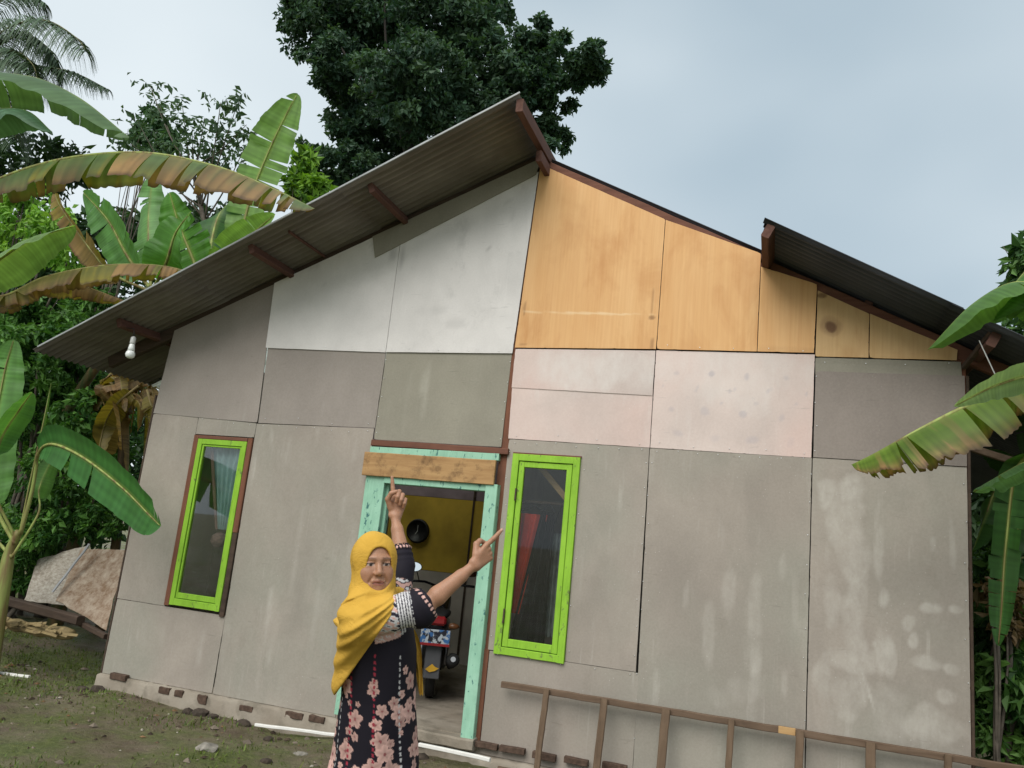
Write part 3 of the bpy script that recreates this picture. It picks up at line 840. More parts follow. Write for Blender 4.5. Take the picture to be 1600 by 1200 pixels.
purlin(-2.02, 4.84, -0.30, h=0.10, seed=4)
for k, (x, y0) in enumerate([(-0.105, -0.63), (1.36, -0.42), (0.62, 0.02)]):
    purlin(x, RR(x) + 0.085, y0, h=0.10, w=0.06, slope=aR, seed=20 + k)
# rafter along the right gable edge, left gable rafter in the shadow behind the boards
hpart('rafter', M_redwood_x, lambda q: q.bar((-2.075, 0.034, RR(-2.075) + 0.036), (-0.16, 0.034, RR(-0.16) + 0.036), 0.06, 0.085, (0, 0, 1), nseg=8, jit=0.003), roof)
hpart('rafter', M_redwood_x, lambda q: q.bar((-0.16, 0.03, RR(-0.16) + 0.0), (2.3, 0.03, RR(2.3) + 0.0), 0.06, 0.10, (0, 0, 1), nseg=8, jit=0.003), roof)
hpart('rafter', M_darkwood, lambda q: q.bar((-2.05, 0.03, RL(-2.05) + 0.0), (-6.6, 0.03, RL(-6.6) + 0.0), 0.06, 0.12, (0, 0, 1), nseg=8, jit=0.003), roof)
hpart('brace', M_darkwood, lambda q: q.bar((1.26, -0.02, 3.06), (1.36, -0.38, 3.22), 0.035, 0.035, (0, 0, 1), nseg=3, jit=0.002), roof)
hpart('brace', M_oldwood_x, lambda q: q.bar((1.30, 0.1, 2.50), (2.1, 0.5, 2.35), 0.03, 0.05, (0, 0, 1), nseg=4, jit=0.003), roof)
p0, p1 = at(1530, 532, -0.38), at(1558, 592, -0.38)
hpart('tie_wire', M_nail, lambda q: q.tube([p0, (p0 + p1) / 2, p1], 0.004, 5), roof)

hpart('edge_strip', plain('zinc_edge', (0.30, 0.31, 0.31), 0.5, 0.4, 0.3, var=0.2, scale=6), lambda q: q.bar((ridge_x + 0.01, -0.893, ridge_zL + 0.004), (ridge_x - 5.22 * math.cos(aL), -0.893 + SH * 5.22, ridge_zL - 5.22 * math.sin(aL) - 0.008), 0.010, 0.020, (0, 0, 1), 0.003, nseg=20, jit=0.0015), roof)
# unseen clear roof sheets, added only to brighten the front room with daylight
def clear_mat():
    m_ = bpy.data.materials.new('added_clear_sheeting'); m_.use_nodes = True
    t = m_.node_tree; t.nodes.clear()
    o_ = t.nodes.new('ShaderNodeOutputMaterial'); mx = t.nodes.new('ShaderNodeMixShader')
    tr = t.nodes.new('ShaderNodeBsdfTransparent'); tr.inputs['Color'].default_value = (0.85, 0.86, 0.82, 1)
    df = t.nodes.new('ShaderNodeBsdfTranslucent'); df.inputs['Color'].default_value = (0.7, 0.72, 0.66, 1)
    mx.inputs['Fac'].default_value = 0.35
    t.links.new(tr.outputs[0], mx.inputs[1]); t.links.new(df.outputs[0], mx.inputs[2]); t.links.new(mx.outputs[0], o_.inputs['Surface'])
    return m_
M_clear = clear_mat()
n_done = 0
for o_ in list(roof.children):
    if o_.name.startswith('roof_sheet') and o_.data.materials[0] == M_sheet and (o_.location.x < -3.0) and 0.5 < o_.location.y < 2.9:
        me_ = o_.data.copy(); me_.materials[0] = M_clear; o_.data = me_; o_.name = 'clear_roof_sheet'
# ------------------------------------------------------------------ things on and in the house
# bulb hanging from the purlin near the eave
bp = np.array([-5.875, -0.45, 0.0])
bulb = thing('light_bulb', 'unlit white light bulb hanging from the eave purlin at the left corner', 'light bulb', (bp[0], bp[1], 2.90))
Tb = Matrix.Translation((bp[0], bp[1], 2.865)) @ Matrix.Scale(1.22, 4)
M_bulb = plain('opal_bulb', (0.80, 0.82, 0.80), 0.25, 0.5, var=0.02)
M_socket = plain('white_socket', (0.55, 0.55, 0.53), 0.4, 0.4, var=0.05)
Geo().lathe([(0.002, 0.0), (0.018, 0.003), (0.031, 0.014), (0.036, 0.032), (0.033, 0.048), (0.026, 0.060)], 24, Tb).build('globe', M_bulb, bulb, True)
Geo().lathe([(0.026, 0.0602), (0.024, 0.085), (0.020, 0.112), (0.018, 0.116)], 24, Tb).build('bulb_body', M_bulb, bulb, True)
Geo().lathe([(0.019, 0.1162), (0.021, 0.128), (0.020, 0.165), (0.012, 0.178)], 20, Tb).build('socket', M_socket, bulb, True)
zt = RL(-5.875) + 0.07
Geo().tube([(bp[0], bp[1], 3.07), (bp[0] - 0.005, bp[1], 3.12), (bp[0] - 0.02, bp[1], 3.16), (bp[0] - 0.11, bp[1], RL(-5.985) - 0.03)], 0.004, 6).build('cord', M_black, bulb, True)

# wooden ladder lying on its side against the wall
lad = thing('ladder', 'weathered wooden ladder lying on its side along the wall below the window', 'ladder', (-0.2, -0.14, -0.2))
Geo().bar((-1.955, -0.105, 0.435), (1.72, -0.105, 0.432), 0.03, 0.046, (0, 0, 1), 0.004, nseg=34, jit=0.0022, seed=2).build('rail', M_oldwood_x, lad)
Geo().bar((-1.90, -0.165, -0.165), (1.75, -0.165, -0.165), 0.035, 0.055, (0, 0, 1), 0.005, nseg=26, jit=0.0022, seed=3).build('rail', M_oldwood_x, lad)
for k, x in enumerate([-1.58, -1.14, -0.69, -0.235, 0.215, 0.655, 1.11, 1.55]):
    Geo().bar((x, -0.145, 0.455), (x - 0.015, -0.205, -0.17), 0.044 + 0.008 * (k % 3), 0.03, (0, 1, 0), 0.005, nseg=9, jit=0.0020, seed=30 + k).build('rung', M_oldwood_z, lad)
o = Geo().bar((0.075, -0.125, 0.437), (0.185, -0.125, 0.437), 0.006, 0.048, (0, 0, 1), 0.002).build('repair_block', M_newwood, lad)
o['label'] = 'pale fresh wood block on the rail'

# wall clock on the yellow partition
ck = np.array([-4.33, 3.17, 1.535])
clock = thing('wall_clock', 'round black wall clock on the yellow wall inside the doorway', 'clock', ck)
Mc = Matrix.Translation(ck) @ Matrix.Rotation(math.pi/2, 4, 'X')
Geo().lathe([(0.150, -0.028), (0.156, 0.0), (0.150, 0.025), (0.128, 0.030), (0.124, 0.012)], 40, Mc).build('case', M_black, clock, True)
Geo().lathe([(0.124, 0.006), (0.123, 0.0095)], 40, Mc).build('dial', plain('dark_dial', (0.035, 0.03, 0.03), 0.4), clock)
Geo().box(-0.003, 0.003, -0.01, 0.075, 0.012, 0.014, M=Mc).build('hand', M_socket, clock)
Geo().box(-0.004, 0.004, -0.01, 0.05, 0.0145, 0.0165, M=Mc @ Matrix.Rotation(2.6, 4, 'Z')).build('hand', M_socket, clock)

# curtain behind the left window, tied back to the right
def cloth(pts_top, pts_bot, nfold, depth, n=60, mrows=30, pinch=None):
    a, b = np.array(pts_top, float), np.array(pts_bot, float)
    V_ = []
    for i in range(mrows + 1):
        t = i / mrows
        l = a[0] * (1 - t) + b[0] * t; r = a[1] * (1 - t) + b[1] * t
        for j in range(n + 1):
            s = j / n
            p = l * (1 - s) + r * s
            V_.append(p + np.array([0, depth * math.sin(s * nfold * 2 * math.pi + 0.6 * t), 0]))
    I = np.arange((mrows + 1) * (n + 1)).reshape(mrows + 1, n + 1)
    f = np.stack([I[:-1, :-1], I[:-1, 1:], I[1:, 1:], I[1:, :-1]], -1).reshape(-1, 4)
    return np.array(V_), f
cur = thing('curtain', 'pale teal curtain tied back inside the left window', 'curtain', (-5.0, 0.15, 1.2))
v_, f_ = cloth([(-5.21, 0.09, 2.25), (-4.78, 0.09, 2.25)], [(-4.97, 0.09, 1.36), (-4.86, 0.09, 1.36)], 5, 0.014)
mesh('drape', v_, f_, plain('teal_cloth', (0.36, 0.50, 0.50), 0.85, 0.15, var=0.25, scale=5), cur, True)
v_, f_ = cloth([(-5.225, 0.072, 2.20), (-5.185, 0.072, 2.20)], [(-4.985, 0.072, 1.36), (-4.955, 0.072, 1.36)], 1, 0.006)
mesh('hem', v_, f_, plain('rose_cloth', (0.28, 0.17, 0.15), 0.85, 0.15, var=0.2, scale=9), cur, True)
Geo().lathe([(0.02, -0.08), (0.06, -0.05), (0.072, 0.0), (0.05, 0.04), (0.02, 0.06)], 16, Matrix.Translation((-4.94, 0.10, 1.27)) @ Matrix.Rotation(0.5, 4, 'Y')).build('tied_bunch', plain('rose_bunch', (0.30, 0.19, 0.17), 0.85, 0.15, var=0.45, scale=28), cur, True)
hpart('curtain_rail', M_darkwood, lambda q: q.tube([(-5.4, 0.09, 2.26), (-4.6, 0.09, 2.26)], 0.012, 8))
# garments seen through the right window
gar = thing('red_garment', 'red cloth hanging inside the right window', 'clothing', (-1.95, 0.3, 1.0))
v_, f_ = cloth([(-2.02, 0.13, 1.76), (-1.76, 0.13, 1.76)], [(-2.03, 0.13, 0.95), (-1.93, 0.13, 0.95)], 3, 0.02)
mesh('drape', v_, f_, plain('red_cloth', (0.62, 0.06, 0.03), 0.8, 0.2, var=0.2, scale=5), gar, True)
Geo().tube([(-2.02, 0.13, 1.77), (-1.89, 0.13, 1.83), (-1.76, 0.13, 1.77)], 0.006, 6).build('hanger', M_black, gar)
gar = thing('black_garment', 'long black robe hanging beside the red cloth behind the window', 'clothing', (-1.75, 0.3, 0.7))
v_, f_ = cloth([(-1.82, 0.095, 1.78), (-1.70, 0.095, 1.78)], [(-2.03, 0.095, 0.55), (-1.70, 0.095, 0.55)], 3, 0.025)
mesh('drape', v_, f_, plain('black_cloth', (0.012, 0.012, 0.014), 0.85, 0.2), gar, True)
Geo().tube([(-1.82, 0.095, 1.79), (-1.76, 0.11, 1.85), (-1.70, 0.095, 1.79)], 0.006, 6).build('hanger', M_black, gar)
gar = thing('grey_garment', 'pale grey cloth hanging at the right side behind the window', 'clothing', (-1.6, 0.35, 0.8))
v_, f_ = cloth([(-1.74, 0.16, 1.62), (-1.60, 0.16, 1.62)], [(-1.76, 0.16, 0.80), (-1.58, 0.16, 0.80)], 4, 0.02)
mesh('drape', v_, f_, plain('grey_cloth', (0.22, 0.24, 0.24), 0.85, 0.2, var=0.5, scale=9), gar, True)
Geo().tube([(-1.74, 0.16, 1.63), (-1.67, 0.16, 1.84), (-1.60, 0.16, 1.63)], 0.006, 6).build('hanger', M_black, gar)
hpart('clothes_rail', M_darkwood, lambda q: q.tube([(-2.12, 0.13, 1.86), (-0.5, 0.20, 1.86)], 0.012, 8))
hpart('slanting_batten', M_newwood, lambda q: q.bar((-1.98, 0.2, 2.25), (-1.45, 0.2, 1.72), 0.02, 0.05, (0, 0, 1)))

# motorcycle parked in the doorway, tail towards us
mc_o = np.array([-2.93, 0.80, 0.0]); mc_d = nrm([-0.42, 1.0, 0.0]); mc_s = np.array([mc_d[1], -mc_d[0], 0.0])
MM = Matrix(((mc_s[0], mc_d[0], 0, mc_o[0]), (mc_s[1], mc_d[1], 0, mc_o[1]), (0, 0, 1, 0), (0, 0, 0, 1)))
bike = thing('motorcycle', 'dark motorcycle parked inside the doorway with its tail towards the yard', 'motorcycle', (mc_o[0] + mc_d[0]*0.7, mc_o[1] + mc_d[1]*0.7, 0.0))
def W3(p): return np.array(MM @ Vector(p))
M_rim = plain('grey_alloy', (0.35, 0.35, 0.36), 0.35, 0.5, 0.8)
M_mblack = plain('motorcycle_black_paint', (0.02, 0.02, 0.024), 0.25, 0.5)
M_tail = plain('red_lens', (0.25, 0.012, 0.016), 0.3, 0.5)
def wheel(y, r=0.285, w=0.09):
    Mw = MM @ Matrix.Translation((0, y, r)) @ Matrix.Rotation(math.pi/2, 4, 'Y')
    t = Geo()
    prof = [(r - 0.075, -w*0.35), (r - 0.045, -w*0.5), (r - 0.012, -w*0.4), (r, -w*0.15), (r, w*0.15), (r - 0.012, w*0.4), (r - 0.045, w*0.5), (r - 0.075, w*0.35)]
    t.lathe(prof, 36, Mw)
    tyre = t.build('wheel', M_rubber, bike, True)
    q = Geo().lathe([(r - 0.072, -w*0.32), (r - 0.095, -w*0.2), (r - 0.095, w*0.2), (r - 0.072, w*0.32)], 36, Mw)
    for k in range(5):
        q.box(-0.012, 0.012, 0.02, r - 0.085, -0.014, 0.014, 0.003, M=Mw @ Matrix.Rotation(2*math.pi*k/5, 4, 'Z'))
    q.lathe([(0.04, -0.06), (0.04, 0.06)], 16, Mw)
    q.build('rim', M_rim, tyre)
wheel(0.33); wheel(1.58)
# mudguard, mudflap with a yellow mark, plate, lamp
mg = Geo()
pts = [W3((0, 0.33 + 0.34 * math.cos(a), 0.285 + 0.34 * math.sin(a))) for a in np.linspace(2.95, 1.0, 14)]
for k in range(13):
    mg.bar(pts[k], pts[k+1], 0.13, 0.012, up=np.cross(mc_s, pts[k+1]-pts[k]), bev=0.003)
mg.build('mudguard', M_mblack, bike)
fl = Geo().box(-0.075, 0.075, -0.075, -0.055, 0.22, 0.52, 0.008, M=MM @ Matrix.Rotation(-0.10, 4, 'X')).build('mudflap', plain('grey_mudflap', (0.06, 0.06, 0.065), 0.5), bike)
Geo().add([W3(p) for p in [(-0.06, -0.062, 0.31), (-0.02, -0.062, 0.285), (0.03, -0.062, 0.30), (0.065, -0.062, 0.325), (0.03, -0.062, 0.335), (0.0, -0.062, 0.36), (-0.03, -0.062, 0.335)]], [(0, 1, 2, 3, 4, 5, 6)]).build('yellow_mark', plain('yellow_sticker', (0.5, 0.28, 0.02), 0.5), fl)
pn = NT('number_plate_face', 0.4)
vv = pn.obj((1, 1, 1))
pn.col(pn.mix(pn.ramp(pn.noise(pn.obj((30, 30, 24)), 1.0, 2), 0.48, 0.54), pn.mix(pn.ramp(pn.noise(vv, 12, 1), 0.45, 0.5), (0.02, 0.02, 0.03), (0.04, 0.13, 0.32)), (0.42, 0.46, 0.50)))
pl = Geo().box(-0.135, 0.135, -0.10, -0.092, 0.535, 0.665, 0.004, M=MM).build('number_plate', pn.m, bike)
pl['label'] = 'small plate with blurred blue and white print'
Geo().box(-0.137, 0.137, -0.104, -0.101, 0.522, 0.545, 0.001, M=MM).build('red_strip', M_tail, pl)
Geo().box(-0.085, 0.085, -0.09, 0.0, 0.70, 0.78, 0.02, M=MM).build('tail_light', M_tail, bike)
for s in (-1, 1):
    Geo().lathe([(0.002, -0.05), (0.026, -0.04), (0.030, 0.0), (0.022, 0.03), (0.01, 0.05)], 14, MM @ Matrix.Translation((s * 0.16, -0.03, 0.70)) @ Matrix.Rotation(math.pi/2 * s, 4, 'Y')).build('indicator', plain('amber_lens', (0.12, 0.05, 0.02), 0.3), bike, True)
# body: lofted tail, seat, tank and nose
def loft(name, secs, mat, seg=20):
    q = Geo(); V_ = []
    for (y, zc, hw, hh) in secs:
        for j in range(seg):
            a = 2 * math.pi * j / seg
            ca_, sa_ = math.cos(a), math.sin(a)
            V_.append(W3((hw * math.copysign(abs(ca_)**0.7, ca_), y, zc + hh * math.copysign(abs(sa_)**0.7, sa_))))
    n = len(secs)
    f = [(i*seg + j, i*seg + (j+1) % seg, (i+1)*seg + (j+1) % seg, (i+1)*seg + j) for i in range(n-1) for j in range(seg)]
    f += [tuple(range(seg-1, -1, -1)), tuple((n-1)*seg + j for j in range(seg))]
    return q.add(V_, f).build(name, mat, bike, True)
loft('body', [(-0.06, 0.70, 0.05, 0.035), (0.1, 0.68, 0.11, 0.08), (0.5, 0.62, 0.14, 0.13), (0.8, 0.55, 0.13, 0.16), (1.05, 0.60, 0.10, 0.12), (1.25, 0.80, 0.13, 0.14), (1.42, 0.88, 0.12, 0.10), (1.5, 0.88, 0.05, 0.05)], M_mblack)
loft('seat', [(-0.02, 0.765, 0.06, 0.02), (0.15, 0.78, 0.11, 0.035), (0.5, 0.77, 0.13, 0.04), (0.75, 0.74, 0.11, 0.04), (0.95, 0.76, 0.06, 0.03)], M_rubber)
loft('engine', [(0.62, 0.32, 0.10, 0.10), (0.8, 0.30, 0.15, 0.14), (1.0, 0.34, 0.12, 0.14), (1.12, 0.40, 0.07, 0.08)], plain('engine_casting', (0.10, 0.10, 0.10), 0.5, 0.4, 0.6))
mz = Geo().tube([W3((0.16, 0.9, 0.22)), W3((0.17, 0.55, 0.25)), W3((0.175, 0.35, 0.32))], [0.018, 0.02, 0.03], 12)
mz.tube([W3((0.175, 0.34, 0.325)), W3((0.18, 0.30, 0.335)), W3((0.185, 0.0, 0.40)), W3((0.186, -0.04, 0.41))], [0.04, 0.058, 0.062, 0.045], 18)
mf = mz.build('muffler', M_rubber, bike, True)
Geo().tube([W3((0.186, -0.041, 0.411)), W3((0.186, -0.052, 0.414))], 0.024, 14).build('muffler_tip', M_rim, mf)
for s in (-1, 1):
    Geo().tube([W3((s*0.12, 0.33, 0.30)), W3((s*0.12, 0.45, 0.62))], 0.022, 10).build('shock_absorber', M_rim, bike, True)
    Geo().tube([W3((s*0.07, 1.58, 0.285)), W3((s*0.08, 1.40, 0.85))], 0.02, 10).build('fork', M_rim, bike, True)
Geo().tube([W3((-0.36, 1.18, 1.0)), W3((-0.18, 1.28, 1.0)), W3((0, 1.35, 0.95)), W3((0.18, 1.28, 1.0)), W3((0.36, 1.18, 1.0))], 0.014, 10).build('handlebar', M_mblack, bike, True)
M_mirror = plain('mirror_glass', (0.85, 0.88, 0.9), 0.03, 0.5, 1.0, var=0.01)
for s in (-1, 1):
    Geo().tube([W3((s*0.24, 1.24, 1.0)), W3((s*0.27, 1.26, 1.08)), W3((s*0.30, 1.22, 1.13))], 0.006, 8).build('mirror_stalk', M_mblack, bike, True)
    Mq = MM @ Matrix.Translation((s*0.31, 1.20, 1.15)) @ Matrix.Rotation(math.pi/2 - 0.09, 4, 'X') @ Matrix.Diagonal((1.3, 0.8, 1, 1))
    mr = Geo().lathe([(0.02, -0.025), (0.06, -0.012), (0.066, 0.0), (0.064, 0.004)], 24, Mq).build('mirror', M_mblack, bike, True)
    Geo().lathe([(0.060, 0.0045), (0.059, 0.0055)], 24, Mq).build('glass', M_mirror, mr)
Geo().lathe([(0.03, -0.06), (0.08, -0.03), (0.095, 0.01), (0.09, 0.02)], 20, MM @ Matrix.Translation((0, 1.52, 0.88)) @ Matrix.Rotation(-math.pi/2, 4, 'X')).build('headlight', M_rim, bike, True)
Geo().bar(W3((-0.10, 0.75, 0.28)), W3((-0.22, 0.72, 0.0)), 0.02, 0.02).build('side_stand', M_rubber, bike)

# ------------------------------------------------------------------ litter in the yard
M_whitestrip = plain('white_batten', (0.72, 0.70, 0.66), 0.7, 0.3, var=0.06)
def gz_(x, y): return float(ground_h(x, y))
def lying(name, mat, label, cat, a, b, w, h, seed=0, group=None, dz=0.0, ends=None):
    a = np.array(a, float); b = np.array(b, float)
    q = Geo().bar(a, b, w, h, (0, 0, 1), min(w, h) * 0.15, nseg=6, jit=0.002, seed=seed)
    return tag(q.build(name, mat), label, cat, group)
p, q_ = atz(398, 1128, -0.15), atz(518, 1143, -0.165)
lying('white_batten', M_whitestrip, 'thin white batten lying at the wall foot left of the person', 'batten', (-4.02, -0.22, -0.175), (-3.28, -0.14, -0.150), 0.028, 0.022)
p0, p1 = at(655, 1163, -0.20), at(766, 1187, -0.24)
lying('white_batten', M_whitestrip, 'white batten lying below the doorstep beside the ladder', 'batten', p0, p1, 0.03, 0.028, 2)
p0, p1 = atz(-60, 1044, -0.17), atz(46, 1058, -0.17)
lying('white_batten', M_whitestrip, 'white batten at the far left edge of the yard', 'batten', p0, p1, 0.035, 0.03, 3)
# old boards leaning at the left side of the house
M_board_a = NT('grey_white_old_board', 0.85)
_v = M_board_a.obj((3, 3, 8))
M_board_a.col(M_board_a.mix(M_board_a.ramp(M_board_a.noise(_v, 5, 6, 0.7), 0.35, 0.65), (0.23, 0.19, 0.15), (0.46, 0.42, 0.36)))
M_board_b = NT('stained_board', 0.9)
_v = M_board_b.obj((2, 2, 2))
M_board_b.col(M_board_b.mix(M_board_b.ramp(M_board_b.noise(_v, 5, 6, 0.75), 0.35, 0.65), (0.20, 0.12, 0.07), (0.44, 0.36, 0.28)))
def leaning(name, mat, label, cat, P4, th, n=8, seed=0):
    P4 = [np.array(p, float) for p in P4]
    rng_ = np.random.RandomState(seed)
    nn = nrm(np.cross(P4[1] - P4[0], P4[3] - P4[0]))
    V_ = []
    for i in range(n + 1):
        for j in range(n + 1):
            u, w_ = i / n, j / n
            e = rng_.normal(0, 0.0012) + 0.012 * math.sin(3 * u + 2 * w_)
            ed = rng_.normal(0, 0.005, 3) * (i in (0, n) or j in (0, n))
            V_.append((1-u)*(1-w_)*P4[0] + u*(1-w_)*P4[1] + u*w_*P4[2] + (1-u)*w_*P4[3] + nn * e + ed)
    V_ = np.array(V_); N_ = len(V_)
    V2 = np.vstack([V_, V_ - nn * th])
    I = np.arange(N_).reshape(n + 1, n + 1)
    qd = np.stack([I[:-1, :-1], I[1:, :-1], I[1:, 1:], I[:-1, 1:]], -1).reshape(-1, 4)
    qs = [qd, qd[:, ::-1] + N_]
    for e in (I[:, 0], I[-1], I[::-1, -1], I[0, ::-1]):
        qs.append(np.stack([e[1:], e[:-1], e[:-1] + N_, e[1:] + N_], -1))
    return tag(mesh(name, V2, np.vstack(qs), mat), label, cat)
leaning('old_board', M_board_b.m, 'brown stained sheet leaning against the left house corner', 'board', [at(88, 938, 0.45), at(166, 985, 0.35), at(196, 858, 0.75), at(128, 858, 0.85)], 0.012, seed=1)
leaning('old_board', M_board_a.m, 'pale grey weathered sheet leaning behind the brown one', 'board', [at(38, 940, 0.75), at(98, 945, 0.6), at(136, 850, 0.95), at(60, 875, 1.05)], 0.012, seed=2)
lying('grey_lath', plain('grey_lath_wood', (0.33, 0.33, 0.34), 0.8), 'narrow grey lath lying across the leaning sheets', 'lath', at(82, 925, 0.42), at(140, 850, 0.66), 0.05, 0.012, 4)
lying('dark_beam', M_darkwood, 'dark wet beam lying in front of the leaning sheets', 'beam', at(-20, 930, 0.35), at(126, 970, 0.15), 0.09, 0.09, 5)
lying('dark_beam', M_darkwood, 'short dark beam end propped beside the house corner', 'beam', at(115, 968, 0.25), at(166, 995, 0.10), 0.05, 0.05, 6)
# rotting banana stem
tr = Geo()
pa, pb = at(-40, 965, -0.05), at(112, 992, -0.15)
tpts = [pa + (pb - pa) * t + np.array([0, 0, 0.01 * math.sin(t * 7)]) for t in np.linspace(0, 1, 14)]
rr_ = 0.055 + 0.01 * np.sin(np.arange(14) * 2.3)
M_rot = wood_mat('rotting_fibre', (0.13, 0.09, 0.04), (0.30, 0.23, 0.11), damt=0.9)
tr.tube(tpts, rr_, 12)
rng = np.random.RandomState(8)
log = thing('banana_log', 'rotting yellowish banana stem lying on the ground at the left', 'log', (pa + pb) / 2)
tr.build('stem', M_rot, log, True)
for k in range(34):
    t = rng.uniform(0.05, 1.0); c0 = pa + (pb - pa) * t
    dv = np.array([rng.uniform(0.05, 0.3), rng.uniform(-0.08, 0.02), rng.uniform(-0.02, 0.05)])
    s0 = c0 + np.array([0, -0.07, rng.uniform(-0.02, 0.06)])
    Geo().bar(s0, s0 + dv, 0.026, 0.006, (0, -1, 0.5), 0.002, nseg=3, jit=0.006, seed=k).build('peeling_sheath', M_rot, log)
# stones and clods
def stone(name, mat, label, cat, p, r, seed, group, sq=0.6):
    bm = bmesh.new(); bmesh.ops.create_icosphere(bm, subdivisions=2, radius=1.0)
    rng_ = np.random.RandomState(seed)
    k1 = rng_.normal(0, 1, (5, 3)); ph = rng_.uniform(0, 6, 5)
    for q in bm.verts:
        c_ = np.array(q.co); d = 1 + 0.16 * sum(math.sin(2.2 * np.dot(k1[i], c_) + ph[i]) for i in range(5)) / 2
        q.co = Vector((p[0] + c_[0]*r*d*1.25, p[1] + c_[1]*r*d, p[2] + c_[2]*r*d*sq))
    me = bpy.data.meshes.new(name); bm.to_mesh(me); bm.free()
    o_ = bpy.data.objects.new(name, me); COL.objects.link(o_); me.materials.append(mat)
    return tag(o_, label, cat, group)
M_stone = plain('pale_stone', (0.22, 0.20, 0.17), 0.95, var=0.35, scale=25)
M_clod = plain('wet_clod', (0.05, 0.037, 0.027), 0.95, var=0.4, scale=30)
STN = [(322, 1178, 0.075, 's'), (470, 1178, 0.045, 's'),
       (312, 1108, 0.07, 'c'), (296, 1101, 0.05, 'c'), (335, 1112, 0.045, 'c'), (380, 1128, 0.055, 'c'), (420, 1150, 0.035, 'c'), (415, 1190, 0.035, 'c'), (155, 1065, 0.06, 'c'), (130, 1070, 0.045, 'c'), (660, 1168, 0.05, 'c')]
names_s = ['largest flat pale stone in the yard grass', 'small pale stone left of the person at the bottom edge']
names_c = ['largest dark clod at the wall foot below the left window', 'dark clod left of the largest one', 'dark clod right of the largest one', 'dark clod at the end of the white batten', 'small dark clod below the white batten', 'dark clod at the bottom edge of the yard', 'dark clod under the left house corner', 'dark clod left of the house corner', 'dark clod below the doorstep']
si = ci = 0
for k, (x, y, r, t) in enumerate(STN):
    pz = atz(x, y, -0.19)
    if pz[1] > -0.13: pz = at(x, y, -0.16); 
    pz[2] = gz_(pz[0], pz[1]) + r * 0.08
    if t == 's':
        stone('stone', M_stone, names_s[si], 'stone', pz, r, k, 'stones in the yard', 0.4); si += 1
    else:
        stone('mud_clod', M_clod, names_c[ci], 'clod', pz, r, k, 'clods along the wall foot', 0.7); ci += 1
# ------------------------------------------------------------------ vegetation
GREEN = np.array((0.10, 0.24, 0.045)); LGREEN = np.array((0.17, 0.33, 0.06)); DGREEN = np.array((0.035, 0.10, 0.025))
PALE = np.array((0.30, 0.40, 0.28)); BROWN = np.array((0.26, 0.155, 0.065)); DBROWN = np.array((0.12, 0.06, 0.03)); YEL = np.array((0.34, 0.26, 0.03))

